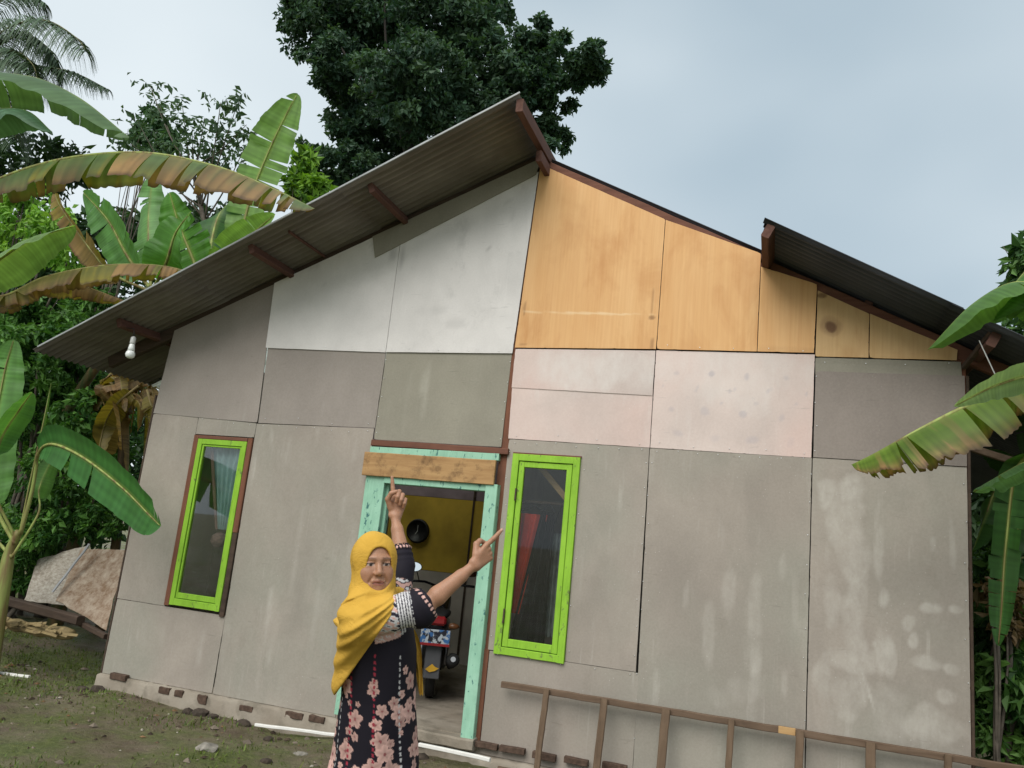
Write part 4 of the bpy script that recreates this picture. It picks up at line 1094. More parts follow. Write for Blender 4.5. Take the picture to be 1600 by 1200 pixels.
def banana_leaf(parent, pts, width, col=GREEN, droop=0.6, pet=0.12, tear=6, brown=0.0, seed=0, side=None, dead=0.0, lop=(1.0, 1.0), tipw=0.75, name='leaf', gap=0.12, var=0.16, patch=1.0, start=None, edge=2.2):
    """one leaf: midrib along pts (metres), two torn blades hanging from it, as one mesh with a midrib sub-part"""
    rng = np.random.RandomState(seed)
    n = 150
    Pm = catmull(pts, n)
    T = np.gradient(Pm, axis=0); T /= np.linalg.norm(T, axis=1)[:, None]
    if side is not None:
        S = np.tile(np.array(side, float), (n, 1))
    else:
        S = np.cross(T, np.array([0, 0, 1.0]))
    S = S - T * (S * T).sum(1)[:, None]
    S /= np.linalg.norm(S, axis=1)[:, None] + 1e-9
    N = np.cross(S, T)
    if N[:, 2].mean() < 0: N = -N
    t = np.linspace(0, 1, n)
    q = np.clip((t - pet) / (1 - pet), 0, 1)
    w = width * np.clip(np.sin(np.pi * np.clip(q, 0, 1) ** tipw), 0, 1) ** 0.55
    g_ = Geo()
    m_ = 7
    i0 = int(pet * n)
    strk = np.convolve(rng.uniform(0, 1, n + 4), np.ones(3) / 3, 'same')[2:n + 2]
    vn = rng.uniform(0, 1, n)
    rag = rng.uniform(0, 1, n) * rng.uniform(0, 1, n)
    for sgn, lp in ((-1, lop[0]), (1, lop[1])):
        cuts = sorted(set([i0, n - 1] + [int(x) for x in rng.uniform(i0 + 3, n - 3, int(rng.poisson(tear)))]))
        for a, b in zip(cuts[:-1], cuts[1:]):
            if b - a < 2: continue
            idx = np.arange(a, b + 1)
            k = len(idx)
            extra = rng.normal(0, var) + dead * rng.uniform(0, 0.5)
            shift = rng.normal(0, 0.3 * var)
            gapl, gapr = abs(rng.normal(0, gap)), abs(rng.normal(0, gap))
            lenf = 1 - abs(rng.normal(0, 0.06)) - (dead * rng.uniform(0, 0.25))
            V_, Cc = [], []
            pb = rng.uniform(0, 1)
            for j in range(m_):
                v = j / (m_ - 1)
                ang = (droop + extra) * (0.35 + 0.65 * v) * 1.0
                # gather the strip a little towards its middle as it hangs
                s_ = np.linspace(0, 1, k)
                s2 = s_ + v * ((1 - s_) * gapl * 0.35 - s_ * gapr * 0.35)
                ii = a + s2 * (b - a)
                il = np.clip(ii.astype(int), 0, n - 2); fr = (ii - il)[:, None]
                Pi = Pm[il] * (1 - fr) + Pm[il + 1] * fr
                Ti, Si, Ni = T[il], S[il], N[il]
                wi = np.interp(ii, np.arange(n), w) * lp * (1 - (0.04 + 0.22 * brown + 0.2 * dead) * v ** 2 * np.interp(ii, np.arange(n), rag))
                # integrate the bending along the strip
                a0 = (droop + extra) * 0.35 if start is None else start + extra
                ang = ang if abs(ang) > 1e-3 else 1e-3
                d_out = np.sin(ang) / ang
                d_dn = (1 - np.cos(ang)) / ang
                out = d_out * math.cos(a0) - d_dn * math.sin(a0); dn = d_out * math.sin(a0) + d_dn * math.cos(a0)
                wav = 0.03 * width * np.sin(ii * 0.33 + sgn + seed + 2 * np.sin(ii * 0.11)) * v
                p = Pi + sgn * Si * (wi * v * out * lenf)[:, None] - Ni * (wi * v * dn * lenf)[:, None] + Ti * (shift * wi * v)[:, None] * 0.6 + Ni * wav[:, None]
                V_.append(p)
                base = np.array(col) * (0.85 + 0.3 * np.sin(ii * 1.9)[:, None] * 0.25 + 0.15 * rng.uniform(-1, 1))
                base = base * (1.15 - 0.2 * v)
                if j == 0: base = base * 0.5 + np.array((0.35, 0.42, 0.12)) * 0.5
                br = np.clip(brown * 1.7 * (v ** edge) * (0.5 + 0.8 * pb) + patch * brown * 0.9 * (pb > 0.62) + dead * (0.55 + 0.5 * pb) + brown * 0.8 * (np.interp(ii, np.arange(n), strk) > 0.6) * (0.35 + 0.65 * v), 0, 1)[:, None]
                bc = BROWN * (0.6 + 0.8 * pb) if pb > 0.25 else YEL
                if v > 0.9 and brown > 0: bc = DBROWN
                vein = np.interp(ii, np.arange(n), vn)[:, None]
                Cc.append(base * (1 - br) * (0.88 + 0.24 * vein) + bc * br * (0.55 + 0.9 * vein))
            V_ = np.array(V_).reshape(-1, 3); Cc = np.clip(np.array(Cc).reshape(-1, 3), 0.01, 1)
            f = []
            for j in range(m_ - 1):
                for i in range(k - 1):
                    q4 = (j*k + i, j*k + i + 1, (j+1)*k + i + 1, (j+1)*k + i)
                    f.append(q4 if sgn > 0 else q4[::-1])
            g_.add(V_, f, Cc)
    o_ = g_.build(name, M_leaf, parent, True)
    r0 = min(0.028, 0.05 * width + 0.008)
    rc = np.array((0.30, 0.36, 0.10)) * (1 - dead) + BROWN * 0.8 * dead
    Geo().tube(Pm[::3] - N[::3] * r0 * 0.4, np.linspace(r0, 0.003, len(Pm[::3])), 7, rc).build('midrib', M_stem, o_, True)
    return o_

def banana_stem(parent, pts, r0, r1, col=(0.16, 0.2, 0.07)):
    P_ = catmull(pts, 16)
    return Geo().tube(P_, np.linspace(r0, r1, 16), 14, col).build('pseudostem', M_stem, parent, True)

def A(x, y, Y): return at(x, y, Y)

# young banana plant at the left front, on the grass
bx = A(5, 960, -0.35)
bn = thing('banana_plant', 'young banana plant with glossy green leaves at the left front', 'banana plant', (bx[0], bx[1], gz_(bx[0], bx[1])), 'banana plants')
banana_stem(bn, [(bx[0], bx[1], -0.22), A(8, 900, -0.35), A(16, 860, -0.35), A(30, 830, -0.36)], 0.075, 0.035, (0.22, 0.26, 0.07))
banana_leaf(bn, [A(30, 835, -0.38), A(48, 770, -0.40), A(60, 712, -0.48), A(82, 694, -0.6), A(130, 714, -0.75), A(190, 760, -0.85), A(236, 806, -0.9), A(252, 822, -0.92)], 0.25, (0.07, 0.23, 0.06), 0.35, 0.30, 2, seed=1, tipw=0.9, side=(0.35, -0.25, 0.9))
banana_leaf(bn, [A(30, 835, -0.36), A(45, 760, -0.36), A(65, 670, -0.36), A(80, 596, -0.36)], 0.045, LGREEN, 1.4, 0.05, 0, seed=2, side=(1, 0.2, 0), name='furled_leaf')
banana_leaf(bn, [A(24, 850, -0.36), A(-5, 790, -0.45), A(-12, 700, -0.5), A(6, 590, -0.5), A(22, 530, -0.5)], 0.26, (0.16, 0.36, 0.10), 0.3, 0.25, 2, seed=3, side=(0.9, 0.3, 0.2))
banana_leaf(bn, [A(26, 842, -0.36), A(-10, 760, -0.6), A(0, 690, -0.65), A(30, 640, -0.7), A(50, 612, -0.7)], 0.15, (0.10, 0.26, 0.07), 0.4, 0.4, 1, seed=4)
banana_leaf(bn, [A(18, 870, -0.36), A(60, 800, -0.3), A(62, 760, -0.2), A(90, 700, 0.1)], 0.12, GREEN, 0.4, 0.5, 1, seed=5)
banana_leaf(bn, [A(20, 870, -0.36), A(-20, 830, -0.4), A(-60, 810, -0.3), A(-120, 840, -0.2)], 0.2, GREEN, 0.6, 0.3, 2, seed=6)

# tall banana plant at the left edge: the long brown-streaked leaf arching to the eave
bx = A(-150, 900, -0.6)
bn = thing('banana_plant', 'tall banana plant at the left edge with long brown-streaked leaf arching to the eave', 'banana plant', (bx[0], bx[1], gz_(bx[0], bx[1])), 'banana plants')
banana_stem(bn, [(bx[0], bx[1], -0.3), A(-150, 700, -0.6), A(-140, 520, -0.65), A(-120, 420, -0.7)], 0.11, 0.05, (0.10, 0.12, 0.045))
banana_leaf(bn, [A(-120, 430, -0.7), A(-70, 320, -0.75), A(0, 278, -0.85), A(100, 247, -0.95), A(220, 237, -1.05), A(330, 256, -1.1), A(420, 290, -1.1), A(492, 326, -1.05)], 0.37, (0.13, 0.21, 0.07), 0.55, 0.2, 13, brown=0.55, start=0.95, seed=11, tipw=0.7, lop=(1.0, 1.0), gap=0.35, var=0.07)
banana_leaf(bn, [A(-120, 430, -0.7), A(-90, 250, -0.8), A(-40, 130, -0.9), A(40, 118, -0.95), A(120, 150, -1.0), A(202, 214, -1.05)], 0.42, (0.13, 0.23, 0.10), 1.05, 0.25, 7, seed=12, tipw=0.85)
banana_leaf(bn, [A(-120, 430, -0.7), A(-110, 330, -0.8), A(-80, 220, -0.9), A(-20, 175, -1.0), A(40, 172, -1.05), A(82, 206, -1.05)], 0.30, (0.12, 0.24, 0.15), 0.9, 0.35, 2, seed=13)
banana_leaf(bn, [A(-125, 440, -0.7), A(-60, 440, -0.8), A(0, 462, -0.8), A(70, 432, -0.75), A(160, 414, -0.7), A(240, 413, -0.65), A(300, 424, -0.6)], 0.24, (0.19, 0.20, 0.06), 0.5, 0.3, 12, brown=0.6, dead=0.4, start=0.95, seed=14, gap=0.35, var=0.08)
banana_leaf(bn, [A(-125, 440, -0.7), A(-60, 460, -0.7), A(0, 472, -0.6), A(60, 437, -0.5), A(120, 443, -0.45), A(196, 470, -0.4)], 0.24, (0.25, 0.17, 0.07), 0.5, 0.35, 9, brown=0.5, dead=0.75, start=0.95, seed=15, gap=0.35, var=0.08)
banana_leaf(bn, [A(-125, 450, -0.7), A(-80, 450, -0.75), A(-10, 410, -0.8), A(50, 372, -0.85), A(118, 352, -0.9)], 0.34, (0.24, 0.40, 0.14), 0.75, 0.25, 3, seed=16)

# banana plants behind the left slope of the roof
bx = A(395, 700, 2.2); bx[0] = -8.4
bn = thing('banana_plant', 'banana plant behind the roof with one leaf standing upright against the sky', 'banana plant', (-8.3, 1.6, -0.1), 'banana plants')
banana_stem(bn, [(-8.3, 1.6, -0.2), (-8.2, 1.6, 1.4), (-7.9, 1.6, 2.8), A(330, 440, 1.5)], 0.10, 0.05, (0.06, 0.08, 0.03))
banana_leaf(bn, [A(330, 445, 1.5), A(370, 385, 1.5), A(395, 300, 1.5), A(430, 215, 1.45), A(465, 146, 1.4)], 0.33, (0.20, 0.36, 0.10), 0.12, 0.12, 7, seed=21, side=(0.95, 0.2, 0.2), tipw=1.1)
banana_leaf(bn, [A(330, 445, 1.5), A(355, 405, 1.3), A(390, 370, 1.1), A(430, 335, 0.9)], 0.26, (0.24, 0.42, 0.11), 0.5, 0.12, 3, seed=22, side=(0.4, -0.5, 0.8))
banana_leaf(bn, [A(320, 450, 1.5), A(300, 400, 1.4), A(280, 350, 1.3), A(265, 300, 1.2)], 0.34, (0.11, 0.29, 0.05), 0.3, 0.12, 4, seed=23, side=(0.95, 0.1, 0.2))
banana_leaf(bn, [A(320, 450, 1.5), A(330, 380, 1.8), A(345, 330, 2.0), A(380, 300, 2.2)], 0.36, (0.05, 0.14, 0.035), 0.5, 0.1, 5, seed=24)
bn = thing('banana_plant', 'banana plant with pale upright leaves between the big leaf and the eave', 'banana plant', (-9.2, 1.4, -0.1), 'banana plants')
banana_stem(bn, [(-9.2, 1.4, -0.3), (-9.1, 1.4, 1.2), (-8.7, 1.4, 2.4), A(235, 450, 1.3)], 0.10, 0.05, (0.06, 0.08, 0.03))
banana_leaf(bn, [A(235, 450, 1.3), A(200, 400, 1.2), A(170, 345, 1.1), A(130, 300, 1.0)], 0.34, (0.15, 0.34, 0.12), 0.35, 0.1, 5, seed=31, side=(0.7, -0.3, 0.6))
banana_leaf(bn, [A(235, 450, 1.3), A(232, 390, 1.4), A(232, 330, 1.5), A(240, 270, 1.5)], 0.28, (0.17, 0.36, 0.12), 0.3, 0.1, 4, seed=32, side=(0.98, 0.1, 0.0))
banana_leaf(bn, [A(240, 450, 1.3), A(262, 405, 1.0), A(275, 365, 0.9), A(300, 330, 0.85)], 0.32, (0.12, 0.31, 0.06), 0.3, 0.1, 3, seed=33, side=(0.8, -0.2, 0.4))
banana_leaf(bn, [A(235, 455, 1.3), A(180, 430, 1.1), A(150, 400, 1.0), A(100, 330, 0.9), A(85, 300, 0.9)], 0.26, (0.26, 0.16, 0.05), 0.4, 0.2, 9, brown=0.6, dead=0.35, seed=34, gap=0.3, side=(0.8, -0.4, 0.5))
banana_leaf(bn, [A(240, 450, 1.3), A(300, 420, 1.6), A(350, 420, 1.7), A(400, 440, 1.8)], 0.3, GREEN, 0.6, 0.1, 6, seed=35)
# withered banana plant under the eave
bn = thing('banana_plant', 'withered banana plant with hanging dead brown leaves under the left eave', 'banana plant', (-7.6, 1.6, -0.1), 'banana plants')
banana_stem(bn, [(-7.6, 1.6, -0.3), (-7.6, 1.6, 1.0), A(195, 640, 1.5), A(200, 560, 1.5)], 0.06, 0.05, (0.06, 0.042, 0.022))
rng = np.random.RandomState(77)
for k in range(24):
    x0 = 205 + rng.uniform(-35, 30); y0 = 555 + rng.uniform(-10, 90)
    dx = rng.uniform(-70, 40); dl = rng.uniform(40, 170)
    Y0 = 1.4 + rng.uniform(-0.4, 0.3)
    banana_leaf(bn, [A(x0, y0, Y0), A(x0 + dx * 0.5, y0 + rng.uniform(-5, 30), Y0 - 0.1), A(x0 + dx * rng.uniform(0.7, 1.2), y0 + dl * 0.5, Y0 - 0.15 + rng.uniform(-0.2, 0.2)), A(x0 + dx * rng.uniform(0.6, 1.3), y0 + dl, Y0 - 0.15)], rng.uniform(0.08, 0.2), (0.11, 0.065, 0.035) if k % 4 else (0.2, 0.15, 0.05), 0.35, 0.1, 2, gap=0.3, dead=0.75, seed=700 + k, name='dead_leaf', side=(rng.uniform(0.3, 1), rng.uniform(-1, 1), 0.1))

# banana plants on the right
bx = A(1680, 1150, -0.4)
bn = thing('banana_plant', 'banana plant at the right edge with yellow-brown fringed leaf over the wall', 'banana plant', (bx[0], bx[1], -0.2), 'banana plants')
banana_stem(bn, [(bx[0], bx[1], -0.25), A(1690, 900, -0.5), A(1700, 760, -0.6), A(1700, 660, -0.7)], 0.12, 0.06)
banana_leaf(bn, [A(1700, 670, -0.7), A(1660, 600, -0.9), A(1600, 596, -1.0), A(1510, 632, -1.05), A(1430, 672, -1.05), A(1370, 706, -1.0), A(1330, 726, -0.95)], 0.32, (0.13, 0.22, 0.025), 0.5, 0.22, 6, brown=0.75, edge=5.0, start=0.75, seed=41, gap=0.3, var=0.08, patch=0.0)
banana_leaf(bn, [A(1700, 665, -0.7), A(1690, 560, -0.9), A(1650, 470, -1.0), A(1590, 440, -1.1), A(1520, 474, -1.1), A(1448, 548, -1.05)], 0.26, (0.12, 0.25, 0.06), 0.8, 0.25, 3, seed=42)
banana_leaf(bn, [A(1700, 660, -0.7), A(1720, 520, -0.8), A(1690, 410, -0.9), A(1630, 400, -0.95), A(1575, 455, -0.95), A(1545, 502, -0.95)], 0.26, (0.10, 0.24, 0.06), 0.9, 0.3, 2, seed=43)
banana_leaf(bn, [A(1700, 670, -0.7), A(1660, 640, -1.1), A(1620, 590, -1.3), A(1560, 600, -1.35), A(1490, 634, -1.35)], 0.13, (0.26, 0.38, 0.26), 0.1, 0.3, 1, seed=44, side=(0.2, -0.75, 0.6))
banana_leaf(bn, [A(1700, 690, -0.7), A(1660, 700, -0.8), A(1600, 722, -0.8), A(1545, 752, -0.75), A(1520, 768, -0.7)], 0.17, (0.14, 0.30, 0.13), 0.5, 0.25, 2, seed=45)
banana_leaf(bn, [A(1700, 700, -0.6), A(1640, 700, -0.3), A(1590, 730, 0.0), A(1572, 850, 0.1), A(1565, 950, 0.1), A(1560, 1010, 0.1)], 0.11, (0.045, 0.13, 0.03), 0.5, 0.25, 8, seed=46, side=(0.95, -0.3, 0))
bn = thing('banana_plant', 'dark banana plant in the shade behind the right house corner', 'banana plant', (2.9, 1.2, -0.2), 'banana plants')
banana_stem(bn, [(2.9, 1.2, -0.3), (2.85, 1.2, 1.0), (2.8, 1.2, 2.0)], 0.12, 0.07)
for k, (x1, y1, x2, y2) in enumerate([(1560, 760, 1520, 860), (1600, 720, 1530, 700), (1610, 800, 1545, 900), (1590, 880, 1530, 980), (1640, 700, 1600, 620)]):
    banana_leaf(bn, [(2.8, 1.2, 1.9), A((x1 + 1640) / 2, y1 - 10, 1.0), A(x1, y1, 0.9), A((x1 + x2) / 2, (y1 + y2) / 2 - 6, 0.8), A(x2, y2, 0.75)], 0.2, (0.035, 0.10, 0.025), 0.7, 0.25, 4, seed=60 + k)

# leaf masses
def leaf_quads(centres, size, rng, tilt=0.7, aspect=0.45, colA=DGREEN, colB=GREEN, cup=0.15, bias=None, sizevar=0.35):
    """rhombic leaves, each two bent triangles, spread at the given points"""
    n = len(centres)
    az = rng.uniform(0, 2*np.pi, n); dn = rng.normal(0.45, tilt, n)
    d = np.stack([np.cos(az)*np.cos(dn), np.sin(az)*np.cos(dn), -np.sin(dn)], 1)
    r = rng.normal(0, 1, (n, 3)); s = np.cross(d, r); s /= np.linalg.norm(s, axis=1)[:, None] + 1e-9
    nn = np.cross(s, d)
    L_ = size * (1 + sizevar * rng.normal(0, 1, n)).clip(0.4, 1.8)[:, None]
    W_ = L_ * aspect * 0.5
    V_ = np.stack([centres, centres + d*L_*0.5 + s*W_ - nn*L_*cup, centres + d*L_, centres + d*L_*0.5 - s*W_ - nn*L_*cup], 1).reshape(-1, 3)
    b = np.arange(n)[:, None] * 4
    f = np.concatenate([b + np.array([0, 1, 2]), b + np.array([0, 2, 3])], 0)
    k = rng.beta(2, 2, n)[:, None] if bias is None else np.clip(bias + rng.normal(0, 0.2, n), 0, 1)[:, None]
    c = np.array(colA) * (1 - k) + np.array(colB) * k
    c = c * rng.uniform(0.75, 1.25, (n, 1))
    return V_, f, np.repeat(c, 4, axis=0)

def blob_points(rng, centre, rad, n, clumps=30, cr=0.28, hollow=0.55):
    """points in clumps spread over an uneven ellipsoid: dense shell, gaps between clumps"""
    u = rng.normal(0, 1, (clumps, 3)); u /= np.linalg.norm(u, axis=1)[:, None]
    rr = rng.uniform(hollow, 1.0, clumps)[:, None] ** 0.8
    cc = u * rr
    w = rng.uniform(0.5, 1.3, clumps)
    pick = rng.choice(clumps, n, p=w / w.sum())
    off = rng.normal(0, 1, (n, 3)); off /= np.linalg.norm(off, axis=1)[:, None]; off *= rng.uniform(0, 1, (n, 1)) ** 0.45
    p = cc[pick] + off * (cr * w[pick])[:, None]
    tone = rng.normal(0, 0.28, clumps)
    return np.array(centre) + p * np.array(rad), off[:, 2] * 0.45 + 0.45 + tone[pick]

def shrub(name, label, cat, lobes, n, size, seed, cA, cB, group=None, stems=3, base=None, mat=None, tilt=0.7, aspect=0.45, clumps=26, cr=0.3):
    rng = np.random.RandomState(seed)
    tot = sum(l[1][0] * l[1][2] for l in lobes)
    allp, allb = [], []
    for c_, r_ in lobes:
        k = max(40, int(n * r_[0] * r_[2] / tot))
        p, b = blob_points(rng, c_, r_, k, clumps, cr)
        allp.append(p); allb.append(b)
    P_ = np.concatenate(allp); Bb = np.concatenate(allb)
    cen = np.mean([l[0] for l in lobes], 0)
    if base is None:
        base = (cen[0], cen[1], float(ground_h(cen[0], cen[1])))
    t = thing(name, label, cat, base, group)
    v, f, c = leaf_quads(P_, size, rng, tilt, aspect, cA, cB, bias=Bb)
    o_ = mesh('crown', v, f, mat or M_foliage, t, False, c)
    gq = Geo()
    for k, (c_, r_) in enumerate(lobes):
        a = np.array(base) + np.array([rng.normal(0, 0.08), rng.normal(0, 0.08), -0.05]); c_ = np.array(c_)
        mid = (a + c_) / 2 + rng.normal(0, 0.1, 3)
        gq.tube(catmull([a, mid, c_], 8), np.linspace(0.035, 0.012, 8), 6)
        for q in range(stems):
            e = c_ + rng.normal(0, 0.5, 3) * np.array(r_)
            gq.tube(catmull([mid, (mid + e) / 2 + rng.normal(0, 0.08, 3), e], 6), np.linspace(0.016, 0.004, 6), 5)
    gq.build('trunk', M_bark, t, True)
    return t

# tall dark tree behind the house
def big_tree():
    rng = np.random.RandomState(101)
    Y0 = 12.0
    def Q(x, y, dy=0): return at(x, y, Y0 + dy)
    base = Q(660, 700); base[2] = -0.2
    t = thing('broadleaf_tree', 'tall dense dark green broadleaf tree rising behind the roof ridge', 'tree', base)
    S = (Y0 + 6.2) / F * 1.02
    lob = [(520, 50, 95, 80), (480, 20, 60, 50), (600, 30, 110, 80), (700, 30, 110, 85), (740, -30, 90, 70), (560, 130, 85, 75), (650, 140, 110, 80), (520, 95, 60, 50), (760, 120, 90, 70), (840, 100, 75, 65),
           (905, 85, 48, 40), (920, 100, 36, 24), (850, 60, 50, 35), (870, 150, 50, 40), (860, 205, 45, 35), (570, 210, 80, 60), (680, 220, 90, 60), (790, 200, 80, 55), (600, 260, 90, 45), (530, 260, 60, 45), (490, 235, 30, 25), (840, 235, 40, 22), (480, 280, 35, 30), (770, 20, 45, 40), (600, -60, 130, 60), (700, 290, 120, 40)]
    Pp, Bb = [], []
    for (x, y, rx, ry) in lob:
        c_ = Q(x, y, rng.uniform(-1.5, 1.5))
        p, b = blob_points(rng, c_, (rx * S, min(rx, 90) * S * 1.1, ry * S), int(1.15 * rx * ry) + 300, max(18, int(rx * ry / 110)), 0.26, 0.3)
        Pp.append(p); Bb.append(b)
    P_ = np.concatenate(Pp); Bb = np.concatenate(Bb)
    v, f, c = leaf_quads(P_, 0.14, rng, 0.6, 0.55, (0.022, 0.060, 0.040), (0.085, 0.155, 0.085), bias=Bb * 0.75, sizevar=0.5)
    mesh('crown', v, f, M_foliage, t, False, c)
    gq = Geo()
    tr_ = catmull([base, Q(655, 520), Q(640, 300), Q(650, 180)], 20)
    gq.tube(tr_, np.linspace(0.38, 0.2, 20), 12)
    for (x, y, rx, ry) in lob[::4]:
        s_ = tr_[rng.randint(11, 20)]; e = Q(x, y, rng.uniform(-1, 1))
        gq.tube(catmull([s_, (s_ + e) / 2 + rng.normal(0, 0.25, 3), e], 8), np.linspace(0.07, 0.02, 8), 7)
    gq.build('trunk', M_darkbark, t, True)
big_tree()

YS = 6.2
def lobe(x, y, rx, ry, Y, d=1.0):
    s = (Y + YS) / F * 1.05
    return (at(x, y, Y), (rx * s, max(rx, ry) * s * d * 0.8, ry * s))
shrub('tree', 'bushy tree low beside the dark tree with bright yellow-green top', 'tree', [lobe(478, 255, 26, 28, 6.0), lobe(492, 292, 28, 22, 5.5), lobe(465, 290, 24, 30, 6.0), lobe(505, 310, 22, 18, 5.5)], 1600, 0.17, 110, (0.08, 0.19, 0.03), (0.22, 0.40, 0.04))
# sparse feathery tree
def sparse_tree():
    rng = np.random.RandomState(120)
    Y0 = 5.0
    base = at(330, 560, Y0); base[2] = -0.2
    t = thing('slender_tree', 'slender tree with sparse feathery leaves against the sky at the left', 'tree', base)
    gq = Geo(); lv = []
    tips = [(235, 135), (250, 165), (215, 190), (285, 165), (300, 200), (320, 185), (345, 160), (370, 165), (385, 195), (340, 215), (310, 235), (360, 240), (270, 215), (230, 235), (205, 225), (325, 250), (290, 265), (385, 225)]
    t0 = catmull([base, at(320, 420, Y0), at(315, 330, Y0), at(300, 260, Y0)], 14)
    gq.tube(t0, np.linspace(0.07, 0.03, 14), 8)
    for (x, y) in tips:
        e = at(x, y, Y0 + rng.uniform(-0.8, 0.8)); s_ = t0[rng.randint(6, 14)]
        br = catmull([s_, (s_ + e) / 2 + np.array([0, 0, -0.15]), e], 8)
        gq.tube(br, np.linspace(0.02, 0.006, 8), 5)
        for k in range(7):
            a = rng.uniform(0, 6.28); dd = np.array([math.cos(a), math.sin(a), rng.uniform(-0.3, 0.5)])
            st_ = br[-1 - rng.randint(0, 2)]
            for q in np.linspace(0.06, 0.42, 9):
                lv.append(st_ + dd * q + np.array([0, 0, -0.5 * q * q]) + rng.normal(0, 0.025, 3))
    v, f, c = leaf_quads(np.array(lv), 0.14, rng, 0.6, 0.42, (0.045, 0.09, 0.05), (0.09, 0.16, 0.08))
    mesh('crown', v, f, M_foliage, t, False, c)
    gq.build('trunk', M_bark, t, True)
sparse_tree()
# conifer-like dark bush between banana leaves
shrub('tree', 'dark narrow tree behind the arching banana leaf', 'tree', [lobe(235, 185, 28, 30, 7), lobe(250, 215, 40, 35, 7), lobe(215, 215, 25, 25, 7)], 1500, 0.15, 130, (0.03, 0.09, 0.035), (0.08, 0.17, 0.07))
# dense creeper-covered bushes on the left
shrub('bush', 'bright leafy bush at the left edge under the brown-streaked leaf', 'bush', [lobe(30, 330, 60, 40, 1.5), lobe(80, 350, 50, 40, 1.5), lobe(20, 380, 60, 45, 1.5), lobe(110, 400, 60, 35, 1.3), lobe(40, 300, 50, 25, 1.5)], 3200, 0.10, 140, (0.13, 0.31, 0.035), (0.31, 0.54, 0.09), stems=1)
shrub('bush', 'dark creeper-covered bush below the withered brown leaf at the left', 'bush', [lobe(40, 520, 80, 55, 1.3), lobe(110, 530, 60, 50, 1.3), lobe(20, 590, 70, 60, 1.2), lobe(120, 600, 50, 60, 1.6), lobe(70, 480, 80, 40, 1.4), lobe(150, 480, 60, 35, 1.6), lobe(60, 560, 90, 60, 1.0), lobe(20, 640, 60, 50, 1.0), lobe(120, 650, 60, 50, 1.1)], 14000, 0.095, 150, (0.03, 0.10, 0.02), (0.12, 0.27, 0.05), stems=0, clumps=34)
shrub('bush', 'leafy green bush behind the young banana plant left of the wall', 'bush', [lobe(120, 690, 60, 60, 1.6), lobe(50, 700, 70, 60, 1.8), lobe(170, 760, 45, 60, 2.0), lobe(90, 790, 70, 45, 2.0), lobe(20, 780, 60, 60, 1.8), lobe(180, 680, 30, 60, 2.3), lobe(100, 740, 80, 60, 1.2), lobe(60, 820, 90, 45, 1.1), lobe(160, 810, 50, 45, 1.3)], 14000, 0.085, 160, (0.03, 0.10, 0.02), (0.13, 0.29, 0.05), stems=0, clumps=34)
shrub('bush', 'low grassy bush beside the leaning sheets at the left edge', 'bush', [lobe(30, 880, 45, 40, 1.0), lobe(-20, 900, 50, 40, 1.0), lobe(70, 850, 30, 20, 1.3)], 1800, 0.10, 170, (0.035, 0.11, 0.02), (0.10, 0.24, 0.04), aspect=0.2)
shrub('tree', 'big dark tree mass standing far behind the left banana plants', 'tree', [lobe(60, 260, 130, 60, 9), lobe(150, 420, 170, 110, 9), lobe(330, 380, 130, 70, 9), lobe(-20, 420, 150, 140, 9), lobe(40, 620, 200, 160, 8), lobe(180, 700, 120, 140, 8), lobe(80, 780, 160, 80, 7), lobe(60, 500, 160, 80, 8)], 22000, 0.24, 180, (0.012, 0.035, 0.012), (0.04, 0.09, 0.03), stems=0, clumps=60, cr=0.3)
# right side
shrub('bush', 'dense dark bush filling the shade beside the right house corner', 'bush', [lobe(1570, 1050, 60, 90, 0.9), lobe(1600, 950, 60, 80, 1.1), lobe(1570, 1150, 70, 80, 0.7), lobe(1560, 900, 35, 60, 1.6), lobe(1620, 1120, 60, 90, 0.6)], 5500, 0.10, 190, (0.025, 0.08, 0.016), (0.11, 0.23, 0.045), stems=0)
shrub('bush', 'brownish-leaved bush at the right edge below the hanging banana leaf', 'bush', [lobe(1560, 930, 30, 25, 0.5), lobe(1580, 960, 30, 25, 0.5)], 420, 0.09, 195, (0.10, 0.07, 0.03), (0.22, 0.13, 0.06))
shrub('tree', 'tree with small leaves standing behind the right end of the roof', 'tree', [lobe(1600, 410, 24, 30, 3.2), lobe(1615, 500, 40, 30, 3.0), lobe(1600, 395, 18, 18, 3.2), lobe(1640, 420, 40, 60, 3.2)], 900, 0.16, 200, (0.04, 0.11, 0.03), (0.12, 0.24, 0.06), base=(4.8, 3.0, -0.2))
shrub('tree', 'dark trees seen far behind the right house corner', 'tree', [lobe(1560, 740, 80, 80, 6.5), lobe(1600, 860, 90, 120, 6.5), lobe(1640, 700, 80, 120, 6.5), lobe(1580, 1000, 100, 120, 6.0)], 8200, 0.20, 210, (0.012, 0.035, 0.012), (0.05, 0.11, 0.035))

